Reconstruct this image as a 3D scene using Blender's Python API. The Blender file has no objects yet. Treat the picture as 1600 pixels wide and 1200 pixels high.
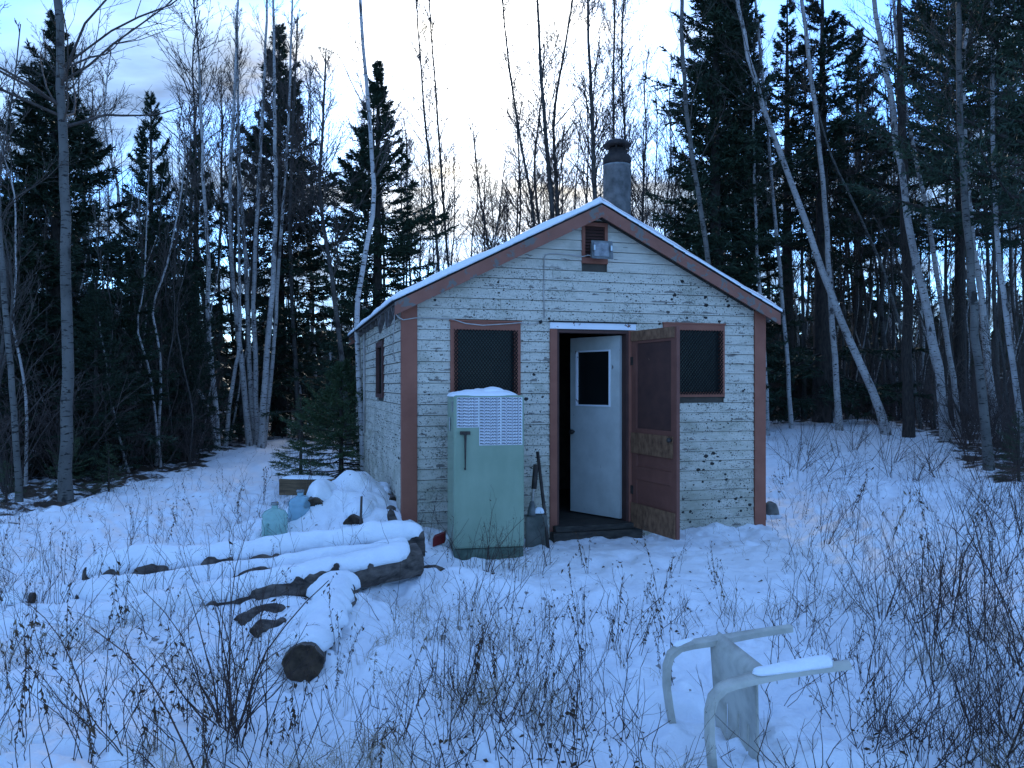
import bpy, math, random
import numpy as np
from math import radians as R, sin, cos, pi
from mathutils import Vector, Matrix

# ------------------------------------------------------------------ scene, camera, sky, sun, exposure
SC = bpy.context.scene
COL = SC.collection
random.seed(7)
RNG = np.random.default_rng(7)

EYE = 1.62
cam_d = bpy.data.cameras.new('camera')
cam = bpy.data.objects.new('camera', cam_d)
COL.objects.link(cam)
cam.location = (0, 0, EYE)
cam.rotation_euler = (R(90), 0, 0)
cam_d.sensor_width = 36
cam_d.lens = 27.2
cam_d.clip_start = 0.05
cam_d.clip_end = 2000
SC.camera = cam

SUN_EL, SUN_AZ = R(22), math.atan(-0.033)          # azimuth measured from +Y towards +X
SUN_DIR = Vector((sin(SUN_AZ) * cos(SUN_EL), cos(SUN_AZ) * cos(SUN_EL), sin(SUN_EL)))

world = bpy.data.worlds.new('World')
SC.world = world
world.use_nodes = True
WN, WL = world.node_tree.nodes, world.node_tree.links
WN.clear()


def wnode(t, **kw):
    n = WN.new(t)
    for k, v in kw.items():
        setattr(n, k, v)
    return n


def wmath(op, a, b=None, c=None, clamp=False):
    n = wnode('ShaderNodeMath', operation=op, use_clamp=clamp)
    for i, v in enumerate((a, b, c)):
        if v is None:
            continue
        if isinstance(v, (int, float)):
            n.inputs[i].default_value = v
        else:
            WL.new(v, n.inputs[i])
    return n.outputs[0]


w_out = wnode('ShaderNodeOutputWorld')
w_bg = wnode('ShaderNodeBackground')
w_bg.inputs['Strength'].default_value = 0.1
WL.new(w_bg.outputs[0], w_out.inputs[0])
w_sky = wnode('ShaderNodeTexSky', sky_type='NISHITA', sun_disc=False)
w_sky.sun_elevation = SUN_EL
w_sky.sun_rotation = SUN_AZ
w_sky.air_density = 1.0
w_sky.dust_density = 0.35
w_sky.ozone_density = 4.0
w_tc = wnode('ShaderNodeTexCoord')
w_sep = wnode('ShaderNodeSeparateXYZ')
WL.new(w_tc.outputs['Generated'], w_sep.inputs[0])
zz = wmath('MAXIMUM', wmath('ADD', w_sep.outputs[2], 0.12), 0.05)
w_cmb = wnode('ShaderNodeCombineXYZ')
WL.new(wmath('DIVIDE', w_sep.outputs[0], zz), w_cmb.inputs[0])
WL.new(wmath('DIVIDE', w_sep.outputs[1], zz), w_cmb.inputs[1])
w_map = wnode('ShaderNodeMapping')
w_map.inputs['Location'].default_value = (2.3, 0.4, 0)
w_map.inputs['Rotation'].default_value = (0, 0, R(18))
w_map.inputs['Scale'].default_value = (0.55, 1.0, 1)
WL.new(w_cmb.outputs[0], w_map.inputs[0])
w_no = wnode('ShaderNodeTexNoise')
w_no.inputs['Scale'].default_value = 1.5
w_no.inputs['Detail'].default_value = 7
w_no.inputs['Roughness'].default_value = 0.52
w_no.inputs['Distortion'].default_value = 0.5
WL.new(w_map.outputs[0], w_no.inputs[0])
w_dens = wnode('ShaderNodeMapRange', interpolation_type='SMOOTHSTEP')
w_dens.inputs[1].default_value = 0.39
w_dens.inputs[2].default_value = 0.60
WL.new(w_no.outputs[0], w_dens.inputs[0])
# forward scattering: thin cloud glows round the sun
w_dot = wnode('ShaderNodeVectorMath', operation='DOT_PRODUCT')
WL.new(w_tc.outputs['Generated'], w_dot.inputs[0])
w_dot.inputs[1].default_value = SUN_DIR
dt = wmath('MAXIMUM', w_dot.outputs['Value'], 0.0)
g1 = wmath('MULTIPLY', wmath('POWER', dt, 70.0), 14.0)
g2 = wmath('MULTIPLY', wmath('POWER', dt, 9.0), 0.4)
glow = wmath('ADD', g1, g2)
w_n2 = wnode('ShaderNodeTexNoise')
w_n2.inputs['Scale'].default_value = 3.1
w_n2.inputs['Detail'].default_value = 6
WL.new(w_map.outputs[0], w_n2.inputs[0])
thin = wmath('MAXIMUM', wmath('MULTIPLY_ADD', w_n2.outputs[0], 4.2, -1.15), 0.3)
lum = wmath('MULTIPLY', wmath('ADD', wmath('MULTIPLY', glow, 0.35), 3.3), thin)
w_cc = wnode('ShaderNodeVectorMath', operation='SCALE')
w_cc.inputs[0].default_value = (0.375, 0.60, 0.96)
WL.new(lum, w_cc.inputs['Scale'])
w_cw = wnode('ShaderNodeVectorMath', operation='SCALE')
w_cw.inputs[0].default_value = (1.10, 0.94, 0.64)
WL.new(wmath('MULTIPLY', glow, 0.8), w_cw.inputs['Scale'])
w_ca = wnode('ShaderNodeVectorMath', operation='ADD')
WL.new(w_cc.outputs[0], w_ca.inputs[0])
WL.new(w_cw.outputs[0], w_ca.inputs[1])
w_mix = wnode('ShaderNodeMix', data_type='RGBA')
dens2 = wmath('ADD', wmath('MULTIPLY', w_dens.outputs[0], 0.9), wmath('MULTIPLY', wmath('POWER', dt, 40.0), 0.9), clamp=True)
WL.new(dens2, w_mix.inputs['Factor'])
w_tint = wnode('ShaderNodeVectorMath', operation='MULTIPLY')
WL.new(w_sky.outputs[0], w_tint.inputs[0])
w_tint.inputs[1].default_value = (0.65, 1.07, 1.66)      # camera white balance leans to blue
WL.new(w_tint.outputs[0], w_mix.inputs['A'])
WL.new(w_ca.outputs[0], w_mix.inputs['B'])
WL.new(w_mix.outputs['Result'], w_bg.inputs['Color'])

sun_d = bpy.data.lights.new('sun', 'SUN')
sun_d.energy = 0.6
sun_d.angle = R(10)
sun_d.color = (1.0, 0.93, 0.82)
sun = bpy.data.objects.new('sun', sun_d)
COL.objects.link(sun)
sun.rotation_euler = (-SUN_DIR).to_track_quat('-Z', 'Y').to_euler()
sun.location = SUN_DIR * 50

SC.view_settings.view_transform = 'Standard'
SC.view_settings.look = 'None'
SC.view_settings.exposure = 1.7
SC.view_settings.gamma = 1
SC.view_settings.use_curve_mapping = False
SC.render.engine = 'CYCLES'
SC.cycles.max_bounces = 6
SC.cycles.diffuse_bounces = 3
SC.cycles.transparent_max_bounces = 8

F = 1209.0


def px(u, d):
    """world x of picture column u at depth d"""
    return (u - 800) / F * d


def pz(v, d):
    return EYE - (v - 600) / F * d


# ------------------------------------------------------------------ helpers
def mesh_np(name, V, quads=None, tris=None, smooth=True):
    me = bpy.data.meshes.new(name)
    V = np.asarray(V, np.float32).reshape(-1, 3)
    me.vertices.add(len(V))
    me.vertices.foreach_set('co', V.ravel())
    parts, starts, tot = [], [], 0
    for A, k in ((quads, 4), (tris, 3)):
        if A is None or len(A) == 0:
            continue
        A = np.asarray(A, np.int32).reshape(-1, k)
        parts.append(A.ravel())
        starts.append(tot + np.arange(len(A)) * k)
        tot += A.size
    loops = np.concatenate(parts)
    st = np.concatenate(starts).astype(np.int32)
    me.loops.add(len(loops))
    me.loops.foreach_set('vertex_index', loops)
    me.polygons.add(len(st))
    me.polygons.foreach_set('loop_start', st)
    if smooth:
        me.polygons.foreach_set('use_smooth', np.ones(len(st), bool))
    me.update(calc_edges=True)
    me.validate()
    return me


def link(name, me, mat=None, parent=None):
    o = bpy.data.objects.new(name, me)
    COL.objects.link(o)
    if mat is not None and me is not None and len(me.materials) == 0:
        me.materials.append(mat)
    if parent is not None:
        o.parent = parent
    return o


def tag(o, label=None, cat=None, group=None, kind=None):
    if label:
        o['label'] = label
    if cat:
        o['category'] = cat
    if group:
        o['group'] = group
    if kind:
        o['kind'] = kind
    return o


def empty(name, loc, rz=0, label=None, cat=None, group=None):
    o = bpy.data.objects.new(name, None)
    COL.objects.link(o)
    o.location = loc
    o.rotation_euler = (0, 0, rz)
    o.empty_display_size = 0.1
    return tag(o, label, cat, group)


class MB:
    def __init__(s):
        s.v, s.f = [], []

    def hexa(s, c):
        """8 corners: bottom 4 counter-clockwise, top 4"""
        b = len(s.v)
        s.v += [tuple(p) for p in c]
        for f in ((3, 2, 1, 0), (4, 5, 6, 7), (0, 1, 5, 4), (1, 2, 6, 5), (2, 3, 7, 6), (3, 0, 4, 7)):
            s.f.append(tuple(b + i for i in f))
        return s

    def box(s, x0, x1, y0, y1, z0, z1):
        return s.hexa([(x0, y0, z0), (x1, y0, z0), (x1, y1, z0), (x0, y1, z0),
                       (x0, y0, z1), (x1, y0, z1), (x1, y1, z1), (x0, y1, z1)])

    def prism(s, poly, y0, y1, axis='y'):
        """poly in (x, z) extruded along y (or (y, z) extruded along x)"""
        b = len(s.v)
        n = len(poly)
        for yy in (y0, y1):
            for p in poly:
                s.v.append((p[0], yy, p[1]) if axis == 'y' else (yy, p[0], p[1]))
        s.f.append(tuple(range(b, b + n)))
        s.f.append(tuple(range(b + 2 * n - 1, b + n - 1, -1)))
        for i in range(n):
            j = (i + 1) % n
            s.f.append((b + j, b + i, b + n + i, b + n + j))
        return s

    def tube(s, path, rad, k=8, cap=True):
        path = [Vector(p) for p in path]
        n = len(path)
        if isinstance(rad, (int, float)):
            rad = [rad] * n
        b = len(s.v)
        t0 = (path[-1] - path[0]).normalized()
        ref = Vector((1, 0, 0)) if abs(t0.z) > .8 else Vector((0, 0, 1))
        for i in range(n):
            t = (path[min(i + 1, n - 1)] - path[max(i - 1, 0)]).normalized()
            a = t.cross(ref).normalized()
            c = t.cross(a)
            for j in range(k):
                q = 2 * pi * j / k
                s.v.append(tuple(path[i] + (a * cos(q) + c * sin(q)) * rad[i]))
        for i in range(n - 1):
            for j in range(k):
                s.f.append((b + i * k + j, b + i * k + (j + 1) % k, b + (i + 1) * k + (j + 1) % k, b + (i + 1) * k + j))
        if cap:
            s.f.append(tuple(b + j for j in range(k))[::-1])
            s.f.append(tuple(b + (n - 1) * k + j for j in range(k)))
        return s

    def lathe(s, prof, cx=0, cy=0, k=24):
        b = len(s.v)
        n = len(prof)
        for r, z in prof:
            for j in range(k):
                q = 2 * pi * j / k
                s.v.append((cx + r * cos(q), cy + r * sin(q), z))
        for i in range(n - 1):
            for j in range(k):
                s.f.append((b + i * k + j, b + i * k + (j + 1) % k, b + (i + 1) * k + (j + 1) % k, b + (i + 1) * k + j))
        s.f.append(tuple(b + j for j in range(k))[::-1])
        s.f.append(tuple(b + (n - 1) * k + j for j in range(k)))
        return s

    def mesh(s, name, smooth=False):
        me = bpy.data.meshes.new(name)
        me.from_pydata(s.v, [], s.f)
        if smooth:
            me.polygons.foreach_set('use_smooth', np.ones(len(me.polygons), bool))
        me.update()
        return me

    def build(s, name, mat, parent=None, smooth=False, bevel=0):
        o = link(name, s.mesh(name, smooth), mat, parent)
        if bevel:
            m = o.modifiers.new('bevel', 'BEVEL')
            m.width = bevel
            m.segments = 2
            m.limit_method = 'ANGLE'
        return o


def tubes(P, rad, k=3):
    """P (N,n,3), rad (N,n): all tubes as arrays -> verts, quads"""
    N, n, _ = P.shape
    T = np.empty_like(P)
    T[:, 1:-1] = P[:, 2:] - P[:, :-2]
    T[:, 0] = P[:, 1] - P[:, 0]
    T[:, -1] = P[:, -1] - P[:, -2]
    T /= np.linalg.norm(T, axis=2, keepdims=True) + 1e-9
    ref = np.tile(np.array([0, 0, 1.0]), (N, n, 1))
    ver = np.abs(P[:, -1, 2] - P[:, 0, 2]) > .8 * np.linalg.norm(P[:, -1] - P[:, 0], axis=1)
    ref[ver] = (1, 0, 0)
    A = np.cross(T, ref)
    A /= np.linalg.norm(A, axis=2, keepdims=True) + 1e-9
    B = np.cross(T, A)
    q = 2 * pi * np.arange(k) / k
    V = P[:, :, None, :] + rad[:, :, None, None] * (A[:, :, None, :] * np.cos(q)[None, None, :, None] + B[:, :, None, :] * np.sin(q)[None, None, :, None])
    base = (np.arange(N)[:, None, None] * n + np.arange(n - 1)[None, :, None]) * k
    j = np.arange(k)[None, None, :]
    j2 = (j + 1) % k
    Q = np.stack([base + j, base + j2, base + k + j2, base + k + j], -1).reshape(-1, 4)
    return V.reshape(-1, 3), Q


def join_geo(items):
    """[(V, F)] -> V, F"""
    Vs, Fs, o = [], [], 0
    for V, Fc in items:
        Vs.append(V)
        Fs.append(Fc + o)
        o += len(V)
    return np.concatenate(Vs), np.concatenate(Fs)


def hash2(ix, iy, seed):
    h = (ix.astype(np.int64) * 374761393 + iy.astype(np.int64) * 668265263 + seed * 1442695041) & 0x7fffffff
    h = ((h ^ (h >> 13)) * 1274126177) & 0x7fffffff
    h = h ^ (h >> 16)
    return (h & 0xffff) / 65535.0


def vnoise(x, y, seed=0):
    x = np.asarray(x, float)
    y = np.asarray(y, float)
    ix, iy = np.floor(x), np.floor(y)
    fx, fy = x - ix, y - iy
    fx = fx * fx * fx * (fx * (fx * 6 - 15) + 10)
    fy = fy * fy * fy * (fy * (fy * 6 - 15) + 10)
    a = hash2(ix, iy, seed)
    b = hash2(ix + 1, iy, seed)
    c = hash2(ix, iy + 1, seed)
    d = hash2(ix + 1, iy + 1, seed)
    return (a + (b - a) * fx) * (1 - fy) + (c + (d - c) * fx) * fy - .5


# ------------------------------------------------------------------ materials
def mat_new(name):
    m = bpy.data.materials.new(name)
    m.use_nodes = True
    nt = m.node_tree
    return m, nt.nodes, nt.links, nt.nodes['Principled BSDF']


def ramp(N, L, src, stops):
    r = N.new('ShaderNodeValToRGB')
    e = r.color_ramp.elements
    while len(e) < len(stops):
        e.new(0.5)
    for i, (p, c) in enumerate(stops):
        e[i].position = p
        e[i].color = (*c, 1) if len(c) == 3 else c
    L.new(src, r.inputs[0])
    return r.outputs[0]


def noise(N, L, coord, scale, detail=4, rough=.55, vec_scale=None, dist=0):
    n = N.new('ShaderNodeTexNoise')
    n.inputs['Scale'].default_value = scale
    n.inputs['Detail'].default_value = detail
    n.inputs['Roughness'].default_value = rough
    n.inputs['Distortion'].default_value = dist
    if vec_scale:
        mp = N.new('ShaderNodeMapping')
        mp.inputs['Scale'].default_value = vec_scale
        L.new(coord, mp.inputs[0])
        coord = mp.outputs[0]
    L.new(coord, n.inputs[0])
    return n.outputs[0]


def mixc(N, L, fac, a, b):
    m = N.new('ShaderNodeMix')
    m.data_type = 'RGBA'
    if isinstance(fac, (int, float)):
        m.inputs['Factor'].default_value = fac
    else:
        L.new(fac, m.inputs['Factor'])
    for k, v in (('A', a), ('B', b)):
        if isinstance(v, tuple):
            m.inputs[k].default_value = (*v, 1)
        else:
            L.new(v, m.inputs[k])
    return m.outputs['Result']


def nmath(N, L, op, a, b=None, clamp=False):
    n = N.new('ShaderNodeMath')
    n.operation = op
    n.use_clamp = clamp
    for i, v in enumerate((a, b)):
        if v is None:
            continue
        if isinstance(v, (int, float)):
            n.inputs[i].default_value = v
        else:
            L.new(v, n.inputs[i])
    return n.outputs[0]


def bump(N, L, bs, src, strength=.3, dist=.01):
    b = N.new('ShaderNodeBump')
    b.inputs['Strength'].default_value = strength
    b.inputs['Distance'].default_value = dist
    L.new(src, b.inputs['Height'])
    L.new(b.outputs[0], bs.inputs['Normal'])


def objco(N, world_space=False):
    if world_space:
        return N.new('ShaderNodeNewGeometry').outputs['Position']
    return N.new('ShaderNodeTexCoord').outputs['Object']


def simple(name, col, col2=None, rough=.7, scale=8, vec=None, metal=0, b=0, bs_dist=.004, world_space=False, spec=.3, lo=.35, hi=.65):
    m, N, L, bs = mat_new(name)
    bs.inputs['Roughness'].default_value = rough
    bs.inputs['Metallic'].default_value = metal
    bs.inputs['Specular IOR Level'].default_value = spec
    co = objco(N, world_space)
    n = noise(N, L, co, scale, 5, .6, vec)
    L.new(ramp(N, L, n, [(lo, col), (hi, col2 or col)]), bs.inputs['Base Color'])
    if b:
        bump(N, L, bs, n, b, bs_dist)
    return m


M = {}


def mk_snow(name, attr=False):
    m, N, L, bs = mat_new(name)
    bs.inputs['Roughness'].default_value = .65
    bs.inputs['Specular IOR Level'].default_value = .25
    co = objco(N, True)
    n1 = noise(N, L, co, 9, 5, .6)
    n2 = noise(N, L, co, 60, 3, .6)
    col = ramp(N, L, n1, [(.3, (.80, .83, .86)), (.7, (.88, .90, .92))])
    if attr:
        # bits of leaf and twig on the crust
        vo = N.new('ShaderNodeTexVoronoi')
        vo.inputs['Scale'].default_value = 9
        L.new(co, vo.inputs[0])
        nl = noise(N, L, co, 1.3, 3, .6)
        thr = nmath(N, L, 'MULTIPLY', nmath(N, L, 'SUBTRACT', nl, .42, True), 1.0)
        d2 = nmath(N, L, 'ADD', vo.outputs['Distance'], nmath(N, L, 'MULTIPLY', noise(N, L, co, 45, 3), .22))
        sp = nmath(N, L, 'LESS_THAN', d2, nmath(N, L, 'ADD', thr, .085))
        col = mixc(N, L, nmath(N, L, 'MULTIPLY', sp, .75), col, (.10, .07, .045))
        at = N.new('ShaderNodeAttribute')
        at.attribute_name = 'litter'
        nn = noise(N, L, co, 2.2, 6, .65)
        k = nmath(N, L, 'ADD', at.outputs['Fac'], nmath(N, L, 'MULTIPLY', nmath(N, L, 'SUBTRACT', nn, .5), 2.1))
        k = ramp(N, L, k, [(.42, (0, 0, 0)), (.60, (1, 1, 1))])
        litter = ramp(N, L, noise(N, L, co, 22, 5, .7), [(.3, (.018, .013, .009)), (.7, (.085, .06, .04))])
        col = mixc(N, L, k, col, litter)
    L.new(col, bs.inputs['Base Color'])
    h = nmath(N, L, 'ADD', n1, nmath(N, L, 'MULTIPLY', n2, .35))
    bump(N, L, bs, h, .55, .025)
    return m


M['ground'] = mk_snow('snow_ground', True)
M['snow'] = mk_snow('snow_cap')


def mk_siding():
    m, N, L, bs = mat_new('weathered_white_siding')
    bs.inputs['Roughness'].default_value = .6
    bs.inputs['Specular IOR Level'].default_value = .25
    co = objco(N)
    grain = noise(N, L, co, 6, 5, .6, (1, 1, 9))
    base = ramp(N, L, grain, [(.3, (.50, .455, .375)), (.7, (.63, .585, .49))])
    sep = N.new('ShaderNodeSeparateXYZ')
    L.new(co, sep.inputs[0])
    # mildew stains, more of them low down where the wall stays wet
    st = noise(N, L, co, 2.6, 6, .62, (1, 1, 1.8))
    low = N.new('ShaderNodeMapRange')
    low.inputs[1].default_value = 1.5
    low.inputs[2].default_value = 0.1
    L.new(sep.outputs[2], low.inputs[0])
    mil = ramp(N, L, nmath(N, L, 'ADD', st, nmath(N, L, 'MULTIPLY', low.outputs[0], .16)), [(.50, (0, 0, 0)), (.78, (1, 1, 1))])
    base = mixc(N, L, nmath(N, L, 'MULTIPLY', mil, .62), base, (.20, .20, .135))
    # fine grey speckle of mould
    n3 = noise(N, L, co, 55, 3, .7)
    reg = noise(N, L, co, 1.7, 4, .6, (1, 1, 1.4))
    band = N.new('ShaderNodeMapRange')          # sheltered boards under the gable stay clean
    band.inputs[1].default_value = 3.0
    band.inputs[2].default_value = 2.75
    L.new(sep.outputs[2], band.inputs[0])
    fs = ramp(N, L, nmath(N, L, 'ADD', n3, nmath(N, L, 'MULTIPLY', reg, .42)), [(.765, (0, 0, 0)), (.85, (1, 1, 1))])
    base = mixc(N, L, nmath(N, L, 'MULTIPLY', nmath(N, L, 'MULTIPLY', fs, band.outputs[0]), .7), base, (.10, .11, .09))
    # dark spots where the paint has blistered off
    for sc, size, off in ((13, .16, .505), (24, .13, .48), (44, .15, .43)):
        vo = N.new('ShaderNodeTexVoronoi')
        vo.inputs['Scale'].default_value = sc
        mp = N.new('ShaderNodeMapping')
        mp.inputs['Location'].default_value = (sc * .37, .3, sc * .11)
        mp.inputs['Scale'].default_value = (.8, .15, 1.05)
        L.new(co, mp.inputs[0])
        L.new(mp.outputs[0], vo.inputs[0])
        rg = noise(N, L, mp.outputs[0], 2.3, 3, .6)
        wob = nmath(N, L, 'MULTIPLY', noise(N, L, co, 40, 2), .25)
        lim = nmath(N, L, 'MULTIPLY', nmath(N, L, 'SUBTRACT', rg, off, True), 2.2)
        lim = nmath(N, L, 'MINIMUM', lim, size)
        lim = nmath(N, L, 'MULTIPLY', lim, band.outputs[0])
        rnd = N.new('ShaderNodeSeparateColor')
        L.new(vo.outputs['Color'], rnd.inputs[0])
        lim = nmath(N, L, 'MULTIPLY', lim, nmath(N, L, 'MULTIPLY', nmath(N, L, 'ADD', rnd.outputs[0], .25), 1.5))
        k = nmath(N, L, 'LESS_THAN', nmath(N, L, 'ADD', vo.outputs['Distance'], nmath(N, L, 'SUBTRACT', wob, .125)), lim)
        base = mixc(N, L, k, base, (.022, .02, .018))
    # long ragged flakes of lost paint along the grain, grey wood beneath
    fl_ = noise(N, L, co, 1, 5, .62, (5, 5, 30))
    fm_ = noise(N, L, co, 1.2, 3, .55, (1, 1, 1.6))
    fk_ = ramp(N, L, nmath(N, L, 'ADD', fl_, nmath(N, L, 'MULTIPLY', fm_, .45)), [(.885, (0, 0, 0)), (.905, (1, 1, 1))])
    base = mixc(N, L, fk_, base, (.15, .135, .12))
    # paint lost in ragged patches along the lower edges of the boards
    fr_ = nmath(N, L, 'FRACT', nmath(N, L, 'DIVIDE', nmath(N, L, 'ADD', sep.outputs[2], 10.07), .1095))
    ed_ = nmath(N, L, 'SUBTRACT', 1.0, nmath(N, L, 'MULTIPLY', fr_, 3.2), True)
    pe_ = noise(N, L, co, 1, 6, .68, (7, 7, 11))
    pm_ = noise(N, L, co, 1.5, 3, .5)
    pk_ = nmath(N, L, 'ADD', nmath(N, L, 'ADD', pe_, nmath(N, L, 'MULTIPLY', ed_, .15)), nmath(N, L, 'MULTIPLY', pm_, .38))
    pk_ = nmath(N, L, 'MULTIPLY', ramp(N, L, pk_, [(.855, (0, 0, 0)), (.88, (1, 1, 1))]), band.outputs[0])
    base = mixc(N, L, nmath(N, L, 'MULTIPLY', pk_, .85), base, (.125, .11, .095))
    L.new(base, bs.inputs['Base Color'])
    bump(N, L, bs, nmath(N, L, 'SUBTRACT', grain, pk_), .25, .003)
    return m


M['siding'] = mk_siding()


def mk_worn(name, a, b, chip, chip_at=.62, sc=14, vs=None):
    m, N, L, bs = mat_new(name)
    bs.inputs['Roughness'].default_value = .65
    bs.inputs['Specular IOR Level'].default_value = .25
    co = objco(N)
    n = noise(N, L, co, 5, 5, .6)
    c = ramp(N, L, n, [(.3, a), (.7, b)])
    k = ramp(N, L, noise(N, L, co, sc, 5, .65, vs), [(chip_at, (0, 0, 0)), (chip_at + .03, (1, 1, 1))])
    L.new(mixc(N, L, k, c, chip), bs.inputs['Base Color'])
    bump(N, L, bs, k, .25, .002)
    return m


M['brown'] = mk_worn('brown_trim_paint', (.235, .083, .054), (.30, .112, .072), (.36, .29, .24), .70)
M['brown_rake'] = mk_worn('peeling_brown_paint', (.21, .083, .056), (.28, .115, .08), (.15, .135, .12), .55, 9)
M['brown_door'] = mk_worn('brown_door_paint', (.15, .058, .043), (.20, .08, .058), (.24, .18, .15), .71)
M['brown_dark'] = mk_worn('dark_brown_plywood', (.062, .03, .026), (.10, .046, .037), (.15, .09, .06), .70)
M['osb'] = simple('strand_board', (.09, .042, .024), (.28, .145, .08), .7, 22, (1, 1, .55), lo=.3, hi=.7)
M['white_trim'] = mk_worn('peeling_white_paint', (.72, .73, .76), (.82, .82, .84), (.17, .08, .055), .60, 11)
M['door_white'] = mk_worn('scuffed_white_door', (.45, .455, .42), (.56, .565, .525), (.10, .085, .075), .68, 1, (24, 24, 5))
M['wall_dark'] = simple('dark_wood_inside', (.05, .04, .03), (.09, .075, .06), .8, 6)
M['shingle'] = simple('asphalt_shingle', (.016, .016, .018), (.04, .038, .036), .9, 30, b=.4)
M['rafter'] = simple('grey_rotten_wood', (.055, .046, .042), (.13, .11, .10), .85, 8, (3, 1, 3), b=.3)
M['sill'] = simple('dark_wet_wood', (.022, .02, .017), (.06, .052, .042), .8, 8, (1, 4, 4), b=.4)
M['glass_dark'] = simple('dark_window_pane', (.022, .045, .045), (.038, .066, .06), .2, 3, spec=.4)
M['pane_room_dark'] = simple('door_pane_room_dark', (.006, .008, .008), (.010, .012, .012), .3, 3, spec=.2)  # the unlit room behind the glass is put into this opaque black
M['wire_mesh'] = simple('black_expanded_steel', (.004, .004, .004), (.012, .010, .009), .7, 20, spec=.15)
M['galv'] = simple('galvanised_pipe', (.09, .10, .10), (.22, .23, .23), .5, 9, metal=.35, spec=.4)
M['soot'] = simple('sooty_metal', (.014, .012, .012), (.045, .034, .03), .7, 12)
M['lamp_body'] = simple('grey_lamp_housing', (.10, .11, .11), (.18, .19, .19), .5, 10, metal=.2)
M['lamp_lens'] = simple('lamp_glass', (.11, .12, .13), (.24, .26, .27), .18, 14, spec=.5)
M['black'] = simple('black_rubber', (.014, .014, .015), (.03, .03, .03), .55, 12)
M['cable'] = simple('pale_cable', (.33, .30, .27), (.46, .43, .40), .6, 10)
M['fridge'] = simple('mint_green_enamel', (.195, .268, .185), (.25, .325, .23), .36, 3.5, (1, 1, .5), spec=.45)
M['fridge_dark'] = simple('grimy_green_base', (.05, .075, .055), (.12, .17, .125), .5, 9)
M['fridge_gasket'] = simple('grey_gasket', (.05, .07, .06), (.11, .14, .12), .6, 12)
M['chrome'] = simple('dull_chrome', (.30, .32, .34), (.45, .47, .48), .3, 10, metal=.8)
M['paper'] = simple('white_sticker', (.66, .66, .68), (.74, .74, .76), .55, 10)
M['ink'] = simple('dark_ink', (.018, .018, .03), (.03, .03, .045), .6, 10)
M['bark_log'] = simple('grey_log_bark', (.030, .025, .022), (.155, .125, .105), .9, 16, (.35, 1, 1), b=.9, bs_dist=.02)
M['wood_end'] = simple('weathered_cut_wood', (.022, .016, .012), (.10, .068, .043), .85, 11, b=.4)
M['wood_beam'] = simple('tan_wood', (.07, .045, .026), (.17, .11, .06), .8, 8, (.4, 1, 4))
M['red'] = simple('dull_red_paint', (.13, .012, .014), (.20, .02, .02), .55, 10)
M['plastic'] = simple('dirty_white_plastic', (.27, .255, .21), (.50, .48, .41), .5, 6, (1, 1, 1), lo=.3, hi=.6)
M['steel_dark'] = simple('rusty_dark_steel', (.03, .026, .024), (.075, .06, .05), .6, 12, metal=.3)
M['scoop'] = simple('grey_shovel_steel', (.075, .08, .068), (.15, .15, .13), .6, 8, metal=.2)
M['stone'] = simple('grey_stone', (.08, .075, .065), (.18, .17, .15), .85, 9, b=.4)


def mk_bark(name, a, b, mark, amt=.60, vs=(14, 14, 60), base_dark=0):
    m, N, L, bs = mat_new(name)
    bs.inputs['Roughness'].default_value = .8
    bs.inputs['Specular IOR Level'].default_value = .15
    co = objco(N)
    n = noise(N, L, co, 2.2, 5, .6)
    c = ramp(N, L, n, [(.3, a), (.7, b)])
    n2 = noise(N, L, co, 1, 4, .6, vs)
    k = ramp(N, L, n2, [(amt, (0, 0, 0)), (amt + .05, (1, 1, 1))])
    c = mixc(N, L, k, c, mark)
    n4 = noise(N, L, co, 3.5, 3, .6, (1, 1, .7))
    k2 = ramp(N, L, n4, [(.60, (0, 0, 0)), (.66, (1, 1, 1))])
    c = mixc(N, L, nmath(N, L, 'MULTIPLY', k2, .85), c, mark)
    L.new(c, bs.inputs['Base Color'])
    bump(N, L, bs, n2, .35, .01)
    return m


M['birch'] = mk_bark('birch_bark', (.27, .25, .24), (.50, .475, .45), (.03, .026, .024), .575, (11, 11, 42))
M['aspen'] = mk_bark('aspen_bark', (.075, .072, .066), (.16, .152, .138), (.022, .02, .018), .575, (9, 9, 38))
M['aspen_dark'] = mk_bark('dark_grey_bark', (.055, .05, .045), (.105, .095, .085), (.025, .02, .018), .58)
M['spruce_bark'] = simple('spruce_bark', (.022, .018, .015), (.06, .048, .04), .9, 10, (3, 3, .7), b=.6)
M['twig'] = simple('bare_twigs', (.045, .034, .028), (.095, .075, .062), .8, 3)
M['twig_red'] = simple('dark_red_twigs', (.030, .017, .013), (.065, .036, .028), .75, 5)
M['twig_brush'] = simple('brown_brush_twigs', (.05, .038, .034), (.11, .082, .07), .8, 2)


def mk_needles(name, a, b, tr):
    m, N, L, bs = mat_new(name)
    bs.inputs['Roughness'].default_value = .55
    bs.inputs['Specular IOR Level'].default_value = .2
    co = objco(N)
    n = noise(N, L, co, 1.6, 4, .6)
    inf = N.new('ShaderNodeObjectInfo')
    c = ramp(N, L, n, [(.3, a), (.7, b)])
    hs = N.new('ShaderNodeHueSaturation')
    L.new(c, hs.inputs['Color'])
    L.new(nmath(N, L, 'MULTIPLY_ADD', inf.outputs['Random'], .5), hs.inputs['Value'])
    hs.inputs['Value'].links[0].from_node.inputs[2].default_value = .75
    L.new(hs.outputs[0], bs.inputs['Base Color'])
    return m


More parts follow.
